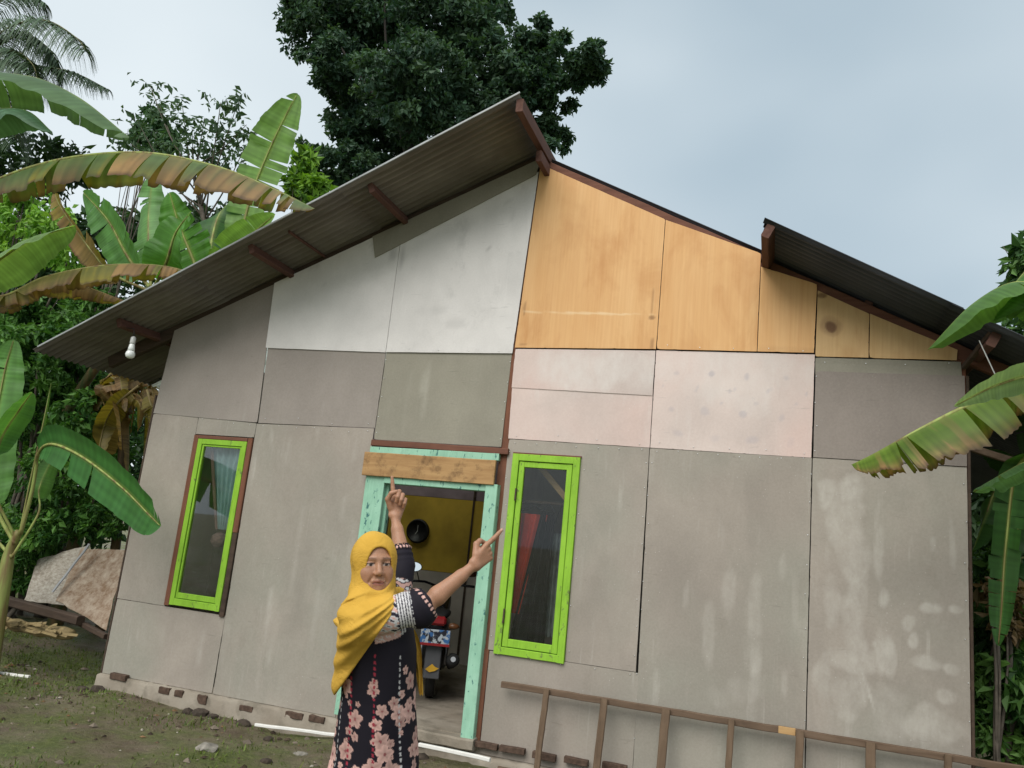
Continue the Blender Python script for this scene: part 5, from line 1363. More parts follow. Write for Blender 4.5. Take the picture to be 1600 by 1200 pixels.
# coconut palm, top left
def frond(parent, pts, ll, seed, col=(0.07, 0.12, 0.065), n=60):
    rng = np.random.RandomState(seed)
    P_ = catmull(pts, n); T = np.gradient(P_, axis=0); T /= np.linalg.norm(T, axis=1)[:, None]
    gq = Geo()
    for i in range(6, n):
        t = i / (n - 1)
        s = np.cross(T[i], (0, 0, 1.0)); s = nrm(s)
        l = ll * (0.55 + 0.6 * math.sin(math.pi * min(1, t * 0.9 + 0.05))) * (1 - 0.45 * t ** 3)
        for sg in (-1, 1):
            for rep in range(3):
                p = P_[i] + T[i] * rng.uniform(-0.5, 0.5) * np.linalg.norm(P_[min(n-1, i)] - P_[i-1])
                d = nrm(sg * s * rng.uniform(0.6, 1.0) + T[i] * rng.uniform(0.4, 0.8) + np.array([0, 0, rng.uniform(-0.35, 0.25)]))
                w = np.cross(d, (0, 0, 1.0)) * 0.02 + rng.normal(0, 0.003, 3)
                V_ = []
                for k in range(4):
                    u = k / 3
                    c_ = p + d * l * u * (1 - 0.25 * u) + np.array([0, 0, -0.75 * l * u * u])
                    V_ += [c_ - w * (1 - 0.8 * u), c_ + w * (1 - 0.8 * u)]
                gq.add(V_, [(0, 1, 3, 2), (2, 3, 5, 4), (4, 5, 7, 6)], np.array(col) * rng.uniform(0.7, 1.35))
    o_ = gq.build('frond', M_frond, parent)
    Geo().tube(P_[::3], np.linspace(0.035, 0.008, len(P_[::3])), 6, (0.2, 0.22, 0.10)).build('midrib', M_stem, o_, True)
Yp = 7.0
pb = at(-40, 100, Yp)
palm = thing('coconut_palm', 'coconut palm with drooping feathery fronds at the top left corner', 'palm tree', (pb[0] - 0.6, Yp, -0.2))
Geo().tube(catmull([(pb[0] - 0.6, Yp, -0.3), (pb[0] - 0.4, Yp, pb[2] * 0.5), pb], 20), np.linspace(0.2, 0.12, 20), 10).build('trunk', M_bark, palm, True)
for k, pp in enumerate([[(-40, 95), (10, 45), (70, 32), (118, 58), (135, 80)], [(-40, 95), (-20, 30), (10, -5), (45, -10), (70, 5)], [(-40, 95), (20, 80), (50, 100), (60, 130)], [(-40, 95), (30, 100), (110, 112), (170, 140)], [(-40, 95), (-60, 20), (-90, -20)], [(-40, 95), (-100, 90), (-160, 140)], [(-40, 95), (0, 130), (20, 180), (25, 220)], [(-40, 95), (30, 55), (70, 70), (90, 100)]]):
    frond(palm, [at(x, y, Yp + 0.15 * (i if k % 2 else -i)) for i, (x, y) in enumerate(pp)], 1.0 if k != 3 else 0.6, 300 + k)

# short grass and weeds on the yard
rng = np.random.RandomState(400)
n = 70000
gxx = rng.uniform(-9.5, 1.5, n); gyy = rng.uniform(-3.6, 1.5, n)
ok = ~((gxx > -6.0) & (gyy > -0.10))
ns = np.sin(gxx * 1.7 + 0.5 * np.sin(gyy * 2.3)) + np.sin(gyy * 2.9 + gxx * 0.8) + 0.7 * np.sin(gxx * 4.1 - gyy * 3.3)
ok &= (ns + rng.normal(0, 0.7, n)) > 0.35
ok &= ~((gxx > -3.6) & (gyy > -1.2) & (rng.uniform(0, 1, n) > 0.12))
gxx, gyy = gxx[ok], gyy[ok]
gzz = ground_h(gxx, gyy)
k = len(gxx)
az = rng.uniform(0, 6.28, k); hh = rng.gamma(2.0, 0.008, k) + 0.010; ln = rng.uniform(0.2, 1.2, k) * hh
w = rng.uniform(0.003, 0.007, k)
c0 = np.stack([gxx, gyy, gzz - 0.005], 1); sx = np.stack([-np.sin(az) * w, np.cos(az) * w, 0*w], 1); dd = np.stack([np.cos(az) * ln, np.sin(az) * ln, hh], 1)
V_ = np.stack([c0 - sx, c0 + sx, c0 + dd * 0.6 + sx * 0.7, c0 + dd], 1).reshape(-1, 3)
b = np.arange(k)[:, None] * 4
f_ = np.concatenate([b + np.array([0, 1, 2]), b + np.array([0, 2, 3])], 0)
cc = np.array((0.075, 0.125, 0.022)) * rng.uniform(0.6, 1.6, (k, 1)) + np.array((0.05, 0.03, 0.0)) * rng.uniform(0, 1, (k, 1))
tag(mesh('grass', V_, f_, M_foliage, None, False, np.repeat(cc, 4, axis=0)), 'short sparse grass growing in patches over the muddy yard', None, None, 'stuff')

# crumbs of stone, bark and dead leaf trodden into the yard
rng = np.random.RandomState(410)
k = 2600
px_ = rng.uniform(-9.0, 0.5, k); py_ = rng.uniform(-3.2, 0.6, k)
ok = ~((px_ > -6.0) & (py_ > -0.12)); px_, py_ = px_[ok], py_[ok]; k = len(px_)
near_w = np.exp(-np.abs(py_ + 0.25) / 0.35)
keep = rng.uniform(0, 1, k) < 0.35 + 0.65 * near_w; px_, py_ = px_[keep], py_[keep]; k = len(px_)
c0 = np.stack([px_, py_, ground_h(px_, py_) + 0.003], 1)
sz = rng.gamma(2.0, 0.007, k)[:, None] + 0.004
base_ = np.array([(1, 0, 0), (0, 1, 0), (-1, 0, 0), (0, -1, 0), (0, 0, 0.7)])
az = rng.uniform(0, 6.28, k); ca_, sa_ = np.cos(az), np.sin(az)
el = rng.uniform(0.35, 1.0, k)
V_ = np.zeros((k, 5, 3))
for j, b_ in enumerate(base_):
    x_, y_ = b_[0], b_[1] * el
    V_[:, j, 0] = ca_ * x_ - sa_ * y_; V_[:, j, 1] = sa_ * x_ + ca_ * y_; V_[:, j, 2] = b_[2] * el
V_ = (V_ * sz[:, None, :] * (1 + rng.normal(0, 0.2, (k, 5, 1))) + c0[:, None, :]).reshape(-1, 3)
bb = np.arange(k)[:, None] * 5
f_ = np.concatenate([bb + np.array(t_) for t_ in ((0, 1, 4), (1, 2, 4), (2, 3, 4), (3, 0, 4))], 0)
pal = np.array([(0.05, 0.035, 0.025), (0.16, 0.13, 0.10), (0.30, 0.27, 0.22), (0.17, 0.10, 0.05), (0.07, 0.05, 0.035)])
cc = pal[rng.choice(5, k, p=[0.35, 0.25, 0.08, 0.17, 0.15])] * rng.uniform(0.7, 1.3, (k, 1))
lm = NT('litter', 0.9, 0.2); lm.col(lm.attr('Col'))
tag(mesh('gravel', V_, f_, lm.m, None, False, np.repeat(cc, 5, axis=0)), 'crumbs of stone and bark trodden into the muddy yard', None, None, 'stuff')
# ------------------------------------------------------------------ the person (signed-distance modelling, meshed with surface nets)
def sd_cone(P, a, b, ra, rb):
    a = np.asarray(a, float); b = np.asarray(b, float)
    ab = b - a
    t = np.clip(((P - a) @ ab) / (ab @ ab + 1e-12), 0, 1)
    return np.linalg.norm(P - (a + t[:, None] * ab), axis=1) - (ra + (rb - ra) * t)
def sd_ell(P, c, r, Rm=None):
    q = P - np.asarray(c, float)
    if Rm is not None: q = q @ Rm
    r = np.asarray(r, float)
    k0 = np.linalg.norm(q / r, axis=1); k1 = np.linalg.norm(q / (r * r), axis=1)
    return k0 * (k0 - 1.0) / (k1 + 1e-9)
def smin(a, b, k):
    h = np.clip(0.5 + 0.5 * (b - a) / k, 0, 1)
    return b * (1 - h) + a * h - k * h * (1 - h)
def smax(a, b, k): return -smin(-a, -b, k)

def surface_nets(f, lo, hi, h, Bn=20, slack=1.25):
    lo = np.asarray(lo, float); hi = np.asarray(hi, float)
    n = np.ceil((hi - lo) / h).astype(int) + 1
    NY, NZ = n[1] + 2, n[2] + 2
    keys, pos, quads = [], [], []
    rad = h * Bn * 0.5 * math.sqrt(3) * slack
    blocks = [np.array((i, j, k)) for i in range(0, n[0], Bn) for j in range(0, n[1], Bn) for k in range(0, n[2], Bn)]
    cen = np.array([lo + (b + Bn / 2) * h for b in blocks])
    act = np.abs(f(cen)) < rad
    gi = np.stack(np.meshgrid(*[np.arange(Bn + 1)] * 3, indexing='ij'), -1)
    for b, a_ in zip(blocks, act):
        if not a_: continue
        G_ = gi + b
        D = f((lo + G_.reshape(-1, 3) * h)).reshape(Bn + 1, Bn + 1, Bn + 1)
        neg = D < 0
        if neg.all() or not neg.any(): continue
        s = sum(neg[i:Bn+i, j:Bn+j, k:Bn+k].astype(int) for i in (0, 1) for j in (0, 1) for k in (0, 1))
        ci = np.argwhere((s > 0) & (s < 8))
        if len(ci):
            acc = np.zeros((len(ci), 3)); cnt = np.zeros(len(ci))
            for ax in range(3):
                o1, o2 = [q for q in range(3) if q != ax]
                for u in (0, 1):
                    for w in (0, 1):
                        p = ci.copy(); p[:, o1] += u; p[:, o2] += w
                        p2 = p.copy(); p2[:, ax] += 1
                        d0 = D[tuple(p.T)]; d1 = D[tuple(p2.T)]
                        x = (d0 < 0) != (d1 < 0)
                        t = np.where(x, d0 / np.where(x, d0 - d1, 1), 0)
                        q = p.astype(float); q[:, ax] += t
                        acc[x] += q[x]; cnt += x
            g_ = ci + b
            keys.append((g_[:, 0] * NY + g_[:, 1]) * NZ + g_[:, 2])
            pos.append(lo + (acc / cnt[:, None] + b) * h)
        for ax in range(3):
            o1, o2 = (ax + 1) % 3, (ax + 2) % 3
            sl0 = [slice(0, Bn)] * 3; sl1 = [slice(0, Bn)] * 3
            sl1[ax] = slice(1, Bn + 1)
            A0, A1 = neg[tuple(sl0)], neg[tuple(sl1)]
            for flip, mk in ((False, A0 & ~A1), (True, ~A0 & A1)):
                e = np.argwhere(mk)
                if not len(e): continue
                e = e + b
                qs = []
                for u, w in ((1, 1), (0, 1), (0, 0), (1, 0)):
                    q = e.copy(); q[:, o1] -= u; q[:, o2] -= w
                    qs.append((q[:, 0] * NY + q[:, 1]) * NZ + q[:, 2])
                q4 = np.stack(qs, 1)
                quads.append(q4[:, ::-1] if flip else q4)
    keys = np.concatenate(keys); pos = np.concatenate(pos); quads = np.concatenate(quads)
    od = np.argsort(keys); keys = keys[od]; pos = pos[od]
    ix = np.clip(np.searchsorted(keys, quads), 0, len(keys) - 1)
    good = (keys[ix] == quads).all(1)
    return pos, ix[good]

cr, cu, cb = R[:, 0], -R[:, 1], -R[:, 2]            # camera right / up / towards the viewer, in the place
UP = np.array([0, 0, 1.0])
D0 = 3.0
# joints measured in the photo
eye_c = atd(594, 880, D0 - 0.085)
head_b = nrm(nrm((C - eye_c) * np.array([1, 1, 0.55])) + cr * 0.24)      # where the face looks
h_up = nrm(UP - cr * 0.09); h_up = nrm(h_up - head_b * (h_up @ head_b))
h_rt = np.cross(h_up, head_b)                         # image right
if h_rt @ cr < 0: h_rt = -h_rt
HR = np.stack([h_rt, head_b, h_up], 1)                # columns: x right, y forward, z up
head_o = eye_c - HR @ np.array([0.004, 0.082, 0.010])
HS = 0.97                                             # size of the head
def hp(x, y, z): return head_o + HR @ (np.array([x, y, z]) * HS)

neck_lo = atd(588, 955, D0 + 0.02)
sh_r = atd(570, 968, D0 - 0.12)      # her right shoulder, nearest us
sh_l = atd(617, 944, D0 + 0.16)
chest = atd(592, 1010, D0 + 0.03)
waist = atd(591, 1090, D0 + 0.04)
pelv = atd(588, 1180, D0 + 0.05)
elb_r = atd(663, 948, D0 - 0.08)
wri_r = atd(742, 882, D0 + 0.0)
elb_l = atd(630, 884, D0 + 0.26)
wri_l = atd(617, 806, D0 + 0.36)
ground_p = float(ground_h(pelv[0], pelv[1]))
feet = [np.array([pelv[0] + s * 0.09 * cr[0], pelv[1] + s * 0.09 * cr[1], ground_p + 0.04]) for s in (-1, 1)]

body_prims = []      # (a, b, ra, rb, smooth)
def bone(a, b, ra, rb, k=0.012): body_prims.append((np.asarray(a, float), np.asarray(b, float), ra, rb, k))
bone(hp(0, -0.02, -0.07), neck_lo, 0.052, 0.058)
bone(neck_lo, sh_r, 0.055, 0.052); bone(neck_lo, sh_l, 0.055, 0.052)
bone(neck_lo, chest, 0.09, 0.125, 0.03); bone(chest, waist, 0.125, 0.12, 0.03); bone(waist, pelv, 0.12, 0.14, 0.03)
bone(sh_r, elb_r, 0.050, 0.040); bone(sh_l, elb_l, 0.050, 0.040)
def forearm(e, w):
    m1 = e + (w - e) * 0.26; m2 = e + (w - e) * 0.72; sd_ = nrm(np.cross(w - e, cb)) * 0.0045
    bone(e, m1, 0.030, 0.033); bone(m1 + sd_, m2 + sd_, 0.031, 0.021); bone(m1 - sd_, m2 - sd_, 0.031, 0.020); bone(m2, w, 0.0215, 0.0185); bone(w + sd_ * 1.8 - cb * -0.004, w + sd_ * 1.8, 0.0145, 0.0145)
forearm(elb_r, wri_r); forearm(elb_l, wri_l)
for ft in feet:
    hip = pelv + (ft - pelv) * np.array([1, 1, 0]) * 0.8; knee = (hip + ft) / 2 + head_b * 0.02
    bone(hip, knee, 0.09, 0.058, 0.03); bone(knee, ft + UP * 0.03, 0.058, 0.036); 
    toe = ft + nrm(head_b * np.array([1, 1, 0])) * 0.15; bone(ft - UP * 0.005, toe - UP * 0.015, 0.036, 0.024)
nails_pts = []
def hand(w, d, n, s, idx_dir, curl=1.0):
    """w wrist, d to the knuckles, n palm normal, s thumb side"""
    d = nrm(d); s = nrm(s - d * (s @ d)); n = nrm(n - d * (n @ d) - s * (n @ s))
    offs = [0.026, 0.009, -0.009, -0.025]; kl = [0.076, 0.079, 0.073, 0.064]
    kn = [w + d * kl[i] + s * offs[i] for i in range(4)]
    for i in range(4):
        bone(w + s * offs[i] * 0.55, kn[i], 0.0145, 0.0105, 0.010)
    # pointing finger
    idx_dir = nrm(idx_dir)
    a = kn[0]; b_ = a + idx_dir * 0.042; c_ = b_ + nrm(idx_dir + n * 0.10) * 0.026; e = c_ + nrm(idx_dir + n * 0.18) * 0.020
    bone(a, b_, 0.0105, 0.0092, 0.004); bone(b_, c_, 0.0092, 0.0082, 0.003); bone(c_, e, 0.0082, 0.0066, 0.003)
    nails_pts.append((e - n * 0.006, 0.007))
    # the three others close into the palm
    for i, (l1, l2, l3, r) in enumerate([(0.044, 0.029, 0.021, 0.0102), (0.041, 0.027, 0.020, 0.0098), (0.033, 0.021, 0.017, 0.0088)]):
        a = kn[i + 1]
        d1 = nrm(d * (0.45 - 0.1 * i) + n); d2 = nrm(-d * 0.9 + n * 0.35); d3 = nrm(-d * 0.85 - n * 0.55)
        b_ = a + d1 * l1; c_ = b_ + d2 * l2; e = c_ + d3 * l3
        bone(a, b_, r + 0.001, r, 0.003); bone(b_, c_, r, r - 0.001, 0.002); bone(c_, e, r - 0.001, r - 0.002, 0.002)
    # thumb leaves the side of the palm near its base and folds across the fingers
    a = w + d * 0.028 + s * 0.026 + n * 0.006
    b_ = a + nrm(d * 0.75 + s * 0.55 + n * 0.45) * 0.040; c_ = b_ + nrm(d * 0.75 - s * 0.25 + n * 0.55) * 0.031; e = c_ + nrm(d * 0.45 - s * 0.75 + n * 0.25) * 0.024
    bone(a, b_, 0.0145, 0.012, 0.008); bone(b_, c_, 0.012, 0.0105, 0.004); bone(c_, e, 0.0105, 0.008, 0.003)
tip_r = atd(779, 840, D0 + 0.03); kn_r = atd(760, 858, D0 + 0.02)
hand(wri_r, nrm(atd(757, 868, D0 + 0.02) - wri_r), -cb + cr * 0.25, cu, tip_r - kn_r)
tip_l = atd(620, 748, D0 + 0.42)
kn_l = atd(622, 772, D0 + 0.40)
hand(wri_l, kn_l - wri_l + cr * 0.012, cb + cr * 0.35, -cr + cb * 0.2, tip_l - kn_l)

def head_sdf(P):
    q = (P - head_o) @ HR / HS
    d = sd_ell(q, (0, -0.012, 0.035), (0.074, 0.092, 0.085))
    d = smin(d, sd_ell(q, (0, 0.018, -0.035), (0.059, 0.068, 0.078)), 0.03)
    d = smin(d, sd_ell(q, (0, 0.058, -0.088), (0.026, 0.022, 0.022)), 0.03)
    for s in (-1, 1):
        d = smin(d, sd_ell(q, (s*0.037, 0.052, -0.026), (0.025, 0.026, 0.026)), 0.025)        # cheekbones
        d = smin(d, sd_ell(q, (s*0.033, 0.046, -0.062), (0.020, 0.022, 0.026)), 0.025)        # jowls
        d = smin(d, sd_cone(q, (s*0.010, 0.080, 0.028), (s*0.042, 0.066, 0.028), 0.010, 0.009), 0.014)   # brow
        d = smax(d, -sd_ell(q, (s*0.0305, 0.092, 0.006), (0.020, 0.016, 0.012)), 0.010)      # eye socket
        d = smin(d, sd_ell(q, (s*0.0305, 0.0665, 0.005), (0.0155, 0.0135, 0.0125)), 0.003)    # eyeball
        d = smin(d, sd_cone(q, (s*0.017, 0.0765, 0.0125), (s*0.043, 0.0725, 0.0115), 0.0042, 0.0042), 0.004)  # upper lid
        d = smin(d, sd_cone(q, (s*0.018, 0.0755, -0.004), (s*0.042, 0.0715, -0.003), 0.0042, 0.0042), 0.005)  # lower lid
        d = smin(d, sd_ell(q, (s*0.0125, 0.088, -0.030), (0.0085, 0.010, 0.0075)), 0.006)     # nostril wing
        d = smin(d, sd_ell(q, (s*0.074, -0.008, 0.0), (0.008, 0.018, 0.030)), 0.006)          # ear
        d = smax(d, -sd_cone(q, (s*0.020, 0.088, -0.036), (s*0.033, 0.075, -0.060), 0.0035, 0.0025), 0.010)  # fold beside the mouth
    d = smin(d, sd_cone(q, (0, 0.080, 0.016), (0, 0.098, -0.024), 0.0075, 0.0115), 0.012)     # nose
    d = smin(d, sd_cone(q, (-0.021, 0.079, -0.0575), (0.021, 0.079, -0.0575), 0.006, 0.006), 0.007)     # lips
    d = smin(d, sd_cone(q, (0.0, 0.084, -0.0565), (0.0, 0.084, -0.0565), 0.007, 0.007), 0.007)
    d = smin(d, sd_cone(q, (-0.016, 0.078, -0.069), (0.016, 0.078, -0.069), 0.0068, 0.0068), 0.006)
    d = smax(d, -sd_cone(q, (-0.023, 0.088, -0.0635), (0.023, 0.088, -0.0635), 0.0026, 0.0026), 0.004)  # mouth line
    return d * HS
def body_sdf(P):
    c0 = P.mean(0); rad = np.linalg.norm(P - c0, axis=1).max() + 0.05
    big = rad > 0.5
    d = head_sdf(P) if big or np.linalg.norm(c0 - head_o) < rad + 0.16 else np.full(len(P), 0.3)
    for (a, b, ra, rb, k) in body_prims:
        if not big and rad < 0.5:
            ab = b - a; t = np.clip(((c0 - a) @ ab) / (ab @ ab), 0, 1)
            if np.linalg.norm(c0 - (a + t * ab)) - max(ra, rb) > rad: continue
        d = smin(d, sd_cone(P, a, b, ra, rb), k)
    return d

person = thing('person', 'woman in yellow headscarf and dark floral dress pointing at the house with both hands', 'person', (pelv[0], pelv[1], ground_p))
allp = np.array([q for p in body_prims for q in (p[0], p[1])])
lo = allp.min(0) - 0.2; hi = allp.max(0) + 0.2
zcut = pelv[2] - 0.05
def body_hi(P): return smax(body_sdf(P), zcut - P[:, 2], 0.001)
def body_lo(P): return smax(body_sdf(P), P[:, 2] - zcut, 0.001)
v1, f1 = surface_nets(body_sdf, lo, hi, 0.0027)
# skin colours: brows, eyes, lips, nails
q = (v1 - head_o) @ HR / HS
skin = np.tile(np.array((0.36, 0.185, 0.110)), (len(v1), 1))
sk_n = np.sin(v1 @ np.array((61., 47., 53.))) * np.sin(v1 @ np.array((33., -71., 29.)))
skin *= (1 + 0.05 * sk_n)[:, None]
skin *= (1 + 0.06 * np.random.RandomState(1).normal(0, 1, len(v1)))[:, None]
front = (q[:, 1] > 0.03) & (np.abs(q[:, 0]) < 0.075) & (np.abs(q[:, 2]) < 0.12)
def tint(mask, c, a=1.0):
    global skin
    w = (np.clip(mask, 0, 1) * a * front)[:, None]
    skin = skin * (1 - w) + np.array(c) * w
ax_ = np.abs(q[:, 0])
tint(np.exp(-(((ax_ - 0.03) / 0.018) ** 2 + ((q[:, 2] + 0.012) / 0.009) ** 2)), (0.22, 0.10, 0.06), 0.5)      # under the eyes
tint(np.exp(-((ax_ - 0.036) / 0.02) ** 2 - ((q[:, 2] + 0.03) / 0.018) ** 2), (0.42, 0.20, 0.12), 0.4)
bz = 0.0285 - 0.25 * np.clip(ax_ - 0.035, 0, 1)
tint((np.abs(q[:, 2] - bz) < 0.0036) & (ax_ > 0.013) & (ax_ < 0.047), (0.09, 0.05, 0.035), 0.5)
eye = (np.abs(q[:, 2] - 0.0045) < 0.0048 * np.sqrt(np.clip(1 - ((ax_ - 0.0305) / 0.0145) ** 2, 0, 1)) + 0.0004) & (np.abs(ax_ - 0.0305) < 0.0145)
tint(eye, (0.34, 0.26, 0.22))
ex = q[:, 0] - np.sign(q[:, 0]) * 0.0305
tint(eye & (((ex / 0.0062) ** 2 + ((q[:, 2] - 0.005) / 0.0062) ** 2) < 1), (0.02, 0.012, 0.010))
tint((np.abs(q[:, 2] - 0.0102 + 0.09 * np.clip(ax_ - 0.033, 0, 1)) < 0.0018) & (np.abs(ax_ - 0.0305) < 0.0165), (0.035, 0.02, 0.015))
tint((np.abs(q[:, 0]) < 0.023) & (np.abs(q[:, 2] + 0.0635) < 0.011 * np.sqrt(np.clip(1 - (q[:, 0] / 0.0235) ** 2, 0, 1))), (0.27, 0.095, 0.07), 0.85)
tint((np.abs(q[:, 0]) < 0.023) & (np.abs(q[:, 2] + 0.0635) < 0.0014), (0.07, 0.025, 0.02))
tint(((ax_ - 0.009) / 0.0035) ** 2 + ((q[:, 2] + 0.0365) / 0.003) ** 2 < 1, (0.09, 0.04, 0.03), 0.8)
for (p_, r_) in nails_pts:
    w = np.linalg.norm(v1 - p_, axis=1) < r_
    skin[w] = (0.50, 0.30, 0.22)
sk = NT('skin', 0.5, 0.4)
sk.col(sk.attr('Col'))
sk.p.inputs['Subsurface Weight'].default_value = 0.08
sk.p.inputs['Subsurface Radius'].default_value = (0.01, 0.004, 0.002)
sk.bump(sk.noise(sk.obj(), 120, 3), 0.12, 0.002)
mesh('body', v1, f1, sk.m, person, True, skin)

# dress: torso, skirt to the ground, loose elbow-length sleeves
hemz = ground_p + 0.06
bodyx = nrm(np.array([cr[0], cr[1], 0.0])); bodyy = nrm(np.array([cb[0], cb[1], 0.0]))
def axis_at(z):
    """centre line of the trunk at height z"""
    pts_ = np.array([[*pelv], [*waist], [*chest], [*(neck_lo - UP * 0.03)]])
    o_ = np.argsort(pts_[:, 2]); pts_ = pts_[o_]
    return np.stack([np.interp(z, pts_[:, 2], pts_[:, 0]), np.interp(z, pts_[:, 2], pts_[:, 1])], -1)
zs_tab = np.array([hemz, pelv[2] - 0.25, pelv[2], waist[2], chest[2], sh_r[2] - 0.03, neck_lo[2] + 0.02])
wx_tab = np.array([0.245, 0.192, 0.165, 0.142, 0.145, 0.145, 0.075])
wy_tab = np.array([0.235, 0.19, 0.168, 0.148, 0.142, 0.130, 0.075])
def dress_polar(P):
    c_ = axis_at(P[:, 2])
    dx = (P[:, 0] - c_[:, 0]) * bodyx[0] + (P[:, 1] - c_[:, 1]) * bodyx[1]
    dy = (P[:, 0] - c_[:, 0]) * bodyy[0] + (P[:, 1] - c_[:, 1]) * bodyy[1]
    return dx, dy
def trunk_sdf(P, grow=0.0):
    dx, dy = dress_polar(P)
    z = P[:, 2]
    wx = np.interp(z, zs_tab, wx_tab) + grow; wy = np.interp(z, zs_tab, wy_tab) + grow
    a = np.arctan2(dy, dx)
    low = np.clip((waist[2] + 0.05 - z) / 0.6, 0, 1)
    fold = 1 + low * 0.055 * np.sin(a * 9 + 2.0 * np.sin(a * 2) + z * 1.5) + 0.018 * np.sin(a * 5 + z * 9)
    k = np.sqrt((dx / wx) ** 2 + (dy / wy) ** 2) / fold
    return (k - 1) * np.minimum(wx, wy) * 0.9
sl_r_end = elb_r + (wri_r - elb_r) * 0.13; sl_r_mid = sh_r + (elb_r - sh_r) * 0.45
sl_l_end = elb_l + (wri_l - elb_l) * 0.40
def sleeve_sdf(P, a, b, ra, rb, w=0.004):
    ab = b - a; L_ = np.linalg.norm(ab); u = ab / L_
    t = ((P - a) @ u) / L_
    d = np.linalg.norm((P - a) - ((P - a) @ u)[:, None] * u, axis=1)
    rr = ra + (rb - ra) * np.clip(t, 0, 1) + w * np.sin(t * 19 + P[:, 2] * 30) * np.clip(t, 0, 1)
    return np.maximum(np.maximum(d - rr, (t - 1) * L_), -(t + 0.15) * L_)
def dress_sdf(P):
    d = smax(smax(trunk_sdf(P), hemz - P[:, 2], 0.004), P[:, 2] - (neck_lo[2] - 0.0), 0.02)
    sh = np.minimum(sd_cone(P, neck_lo - UP * 0.03, sh_r, 0.07, 0.062), sd_cone(P, neck_lo - UP * 0.03, sh_l, 0.07, 0.062))
    d = smin(d, sh, 0.03)
    s1 = np.minimum(sd_cone(P, sh_r, sl_r_mid, 0.064, 0.066), sleeve_sdf(P, sl_r_mid, sl_r_end, 0.064, 0.060))
    s1 = smin(s1, sd_ell(P, elb_r - UP * 0.018 - cr * 0.012, (0.062, 0.058, 0.062)), 0.02)
    s1 = smax(s1, (P - sl_r_end) @ nrm(sl_r_end - elb_r), 0.004)
    s1 = smax(s1, -sd_cone(P, sl_r_end - nrm(sl_r_end - elb_r) * 0.05, sl_r_end + nrm(sl_r_end - elb_r) * 0.05, 0.050, 0.054), 0.004)
    s2 = np.minimum(sd_cone(P, sh_l, elb_l, 0.060, 0.050), sleeve_sdf(P, elb_l, sl_l_end, 0.050, 0.044))
    s2 = smax(s2, (P - sl_l_end) @ nrm(sl_l_end - elb_l), 0.004)
    s2 = smax(s2, -sd_cone(P, sl_l_end - nrm(sl_l_end - elb_l) * 0.04, sl_l_end + nrm(sl_l_end - elb_l) * 0.05, 0.037, 0.040), 0.004)
    return smin(smin(d, s1, 0.02), s2, 0.02)
dl = np.array([pelv[0] - 0.40, pelv[1] - 0.40, hemz - 0.02]); dh = np.array([pelv[0] + 0.42, pelv[1] + 0.50, elb_l[2] + 0.12])
v2, f2 = surface_nets(dress_sdf, dl, dh, 0.0042)
dx, dy = dress_polar(v2)
ang = np.arctan2(dx, dy)                       # 0 faces the viewer, + to image right
z2 = v2[:, 2]
arc = ang * 0.155                              # metres around
rng = np.random.RandomState(9)
dc = np.tile(np.array((0.012, 0.010, 0.016)), (len(v2), 1))
PINK = np.array((0.62, 0.38, 0.33)); WHITE = np.array((0.62, 0.60, 0.60))
# blossom sprays climbing the skirt
fl_c = []
ztop = waist[2] + 0.03
for col0, zt_, zb_ in [(-0.115, ztop + 0.10, -9), (-0.055, ztop + 0.05, -9), (0.045, ztop - 0.02, -9), (0.10, ztop - 0.06, -9), (0.155, ztop + 0.10, -9), (0.25, ztop, -9), (-0.20, ztop, -9), (-0.28, ztop, -9), (0.33, ztop, -9), (0.42, ztop, -9), (-0.38, ztop, -9)]:
    z_ = zt_
    while z_ > hemz + 0.05:
        fl_c.append((col0 + rng.normal(0, 0.026), z_, rng.choice([0.012, 0.018, 0.026, 0.036]), rng.uniform(0, 6.28)))
        z_ -= rng.uniform(0.022, 0.065)
zrow = np.abs(v2[:, 2])
skirt = z2 < ztop + 0.14
for (fa, fz, fr, ph) in fl_c:
    ex, ez = arc - fa, z2 - fz
    m0 = skirt & (np.abs(ex) < fr * 1.3) & (np.abs(ez) < fr * 1.3)
    if not m0.any(): continue
    rr_ = np.hypot(ex[m0], ez[m0]); th = np.arctan2(ez[m0], ex[m0]) + ph
    pet = fr * (0.62 + 0.38 * np.abs(np.cos(th * 2.5)))
    on = rr_ < pet
    cc_ = np.where((rr_ < fr * 0.16)[:, None], np.array((0.25, 0.08, 0.08)), PINK * (0.62 + 0.5 * (rr_ / fr))[:, None] * (0.72 + 0.4 * ((ph * 7.3) % 1)) * (0.82 + 0.25 * np.abs(np.sin(th * 2.5)))[:, None])
    t_ = dc[m0]; t_[on] = cc_[on]; dc[m0] = t_
# stitched dotted lines
for a0, c_ in [(-0.15, WHITE * 0.8), (0.015, np.array((0.30, 0.03, 0.05))), (0.12, WHITE * 0.8), (-0.085, np.array((0.30, 0.03, 0.05)))]:
    on = (z2 < chest[2]) & (np.abs(arc - a0 - 0.006 * np.sin(z2 * 5)) < 0.0038) & ((z2 * 45) % 1 < 0.55)
    dc[on] = c_
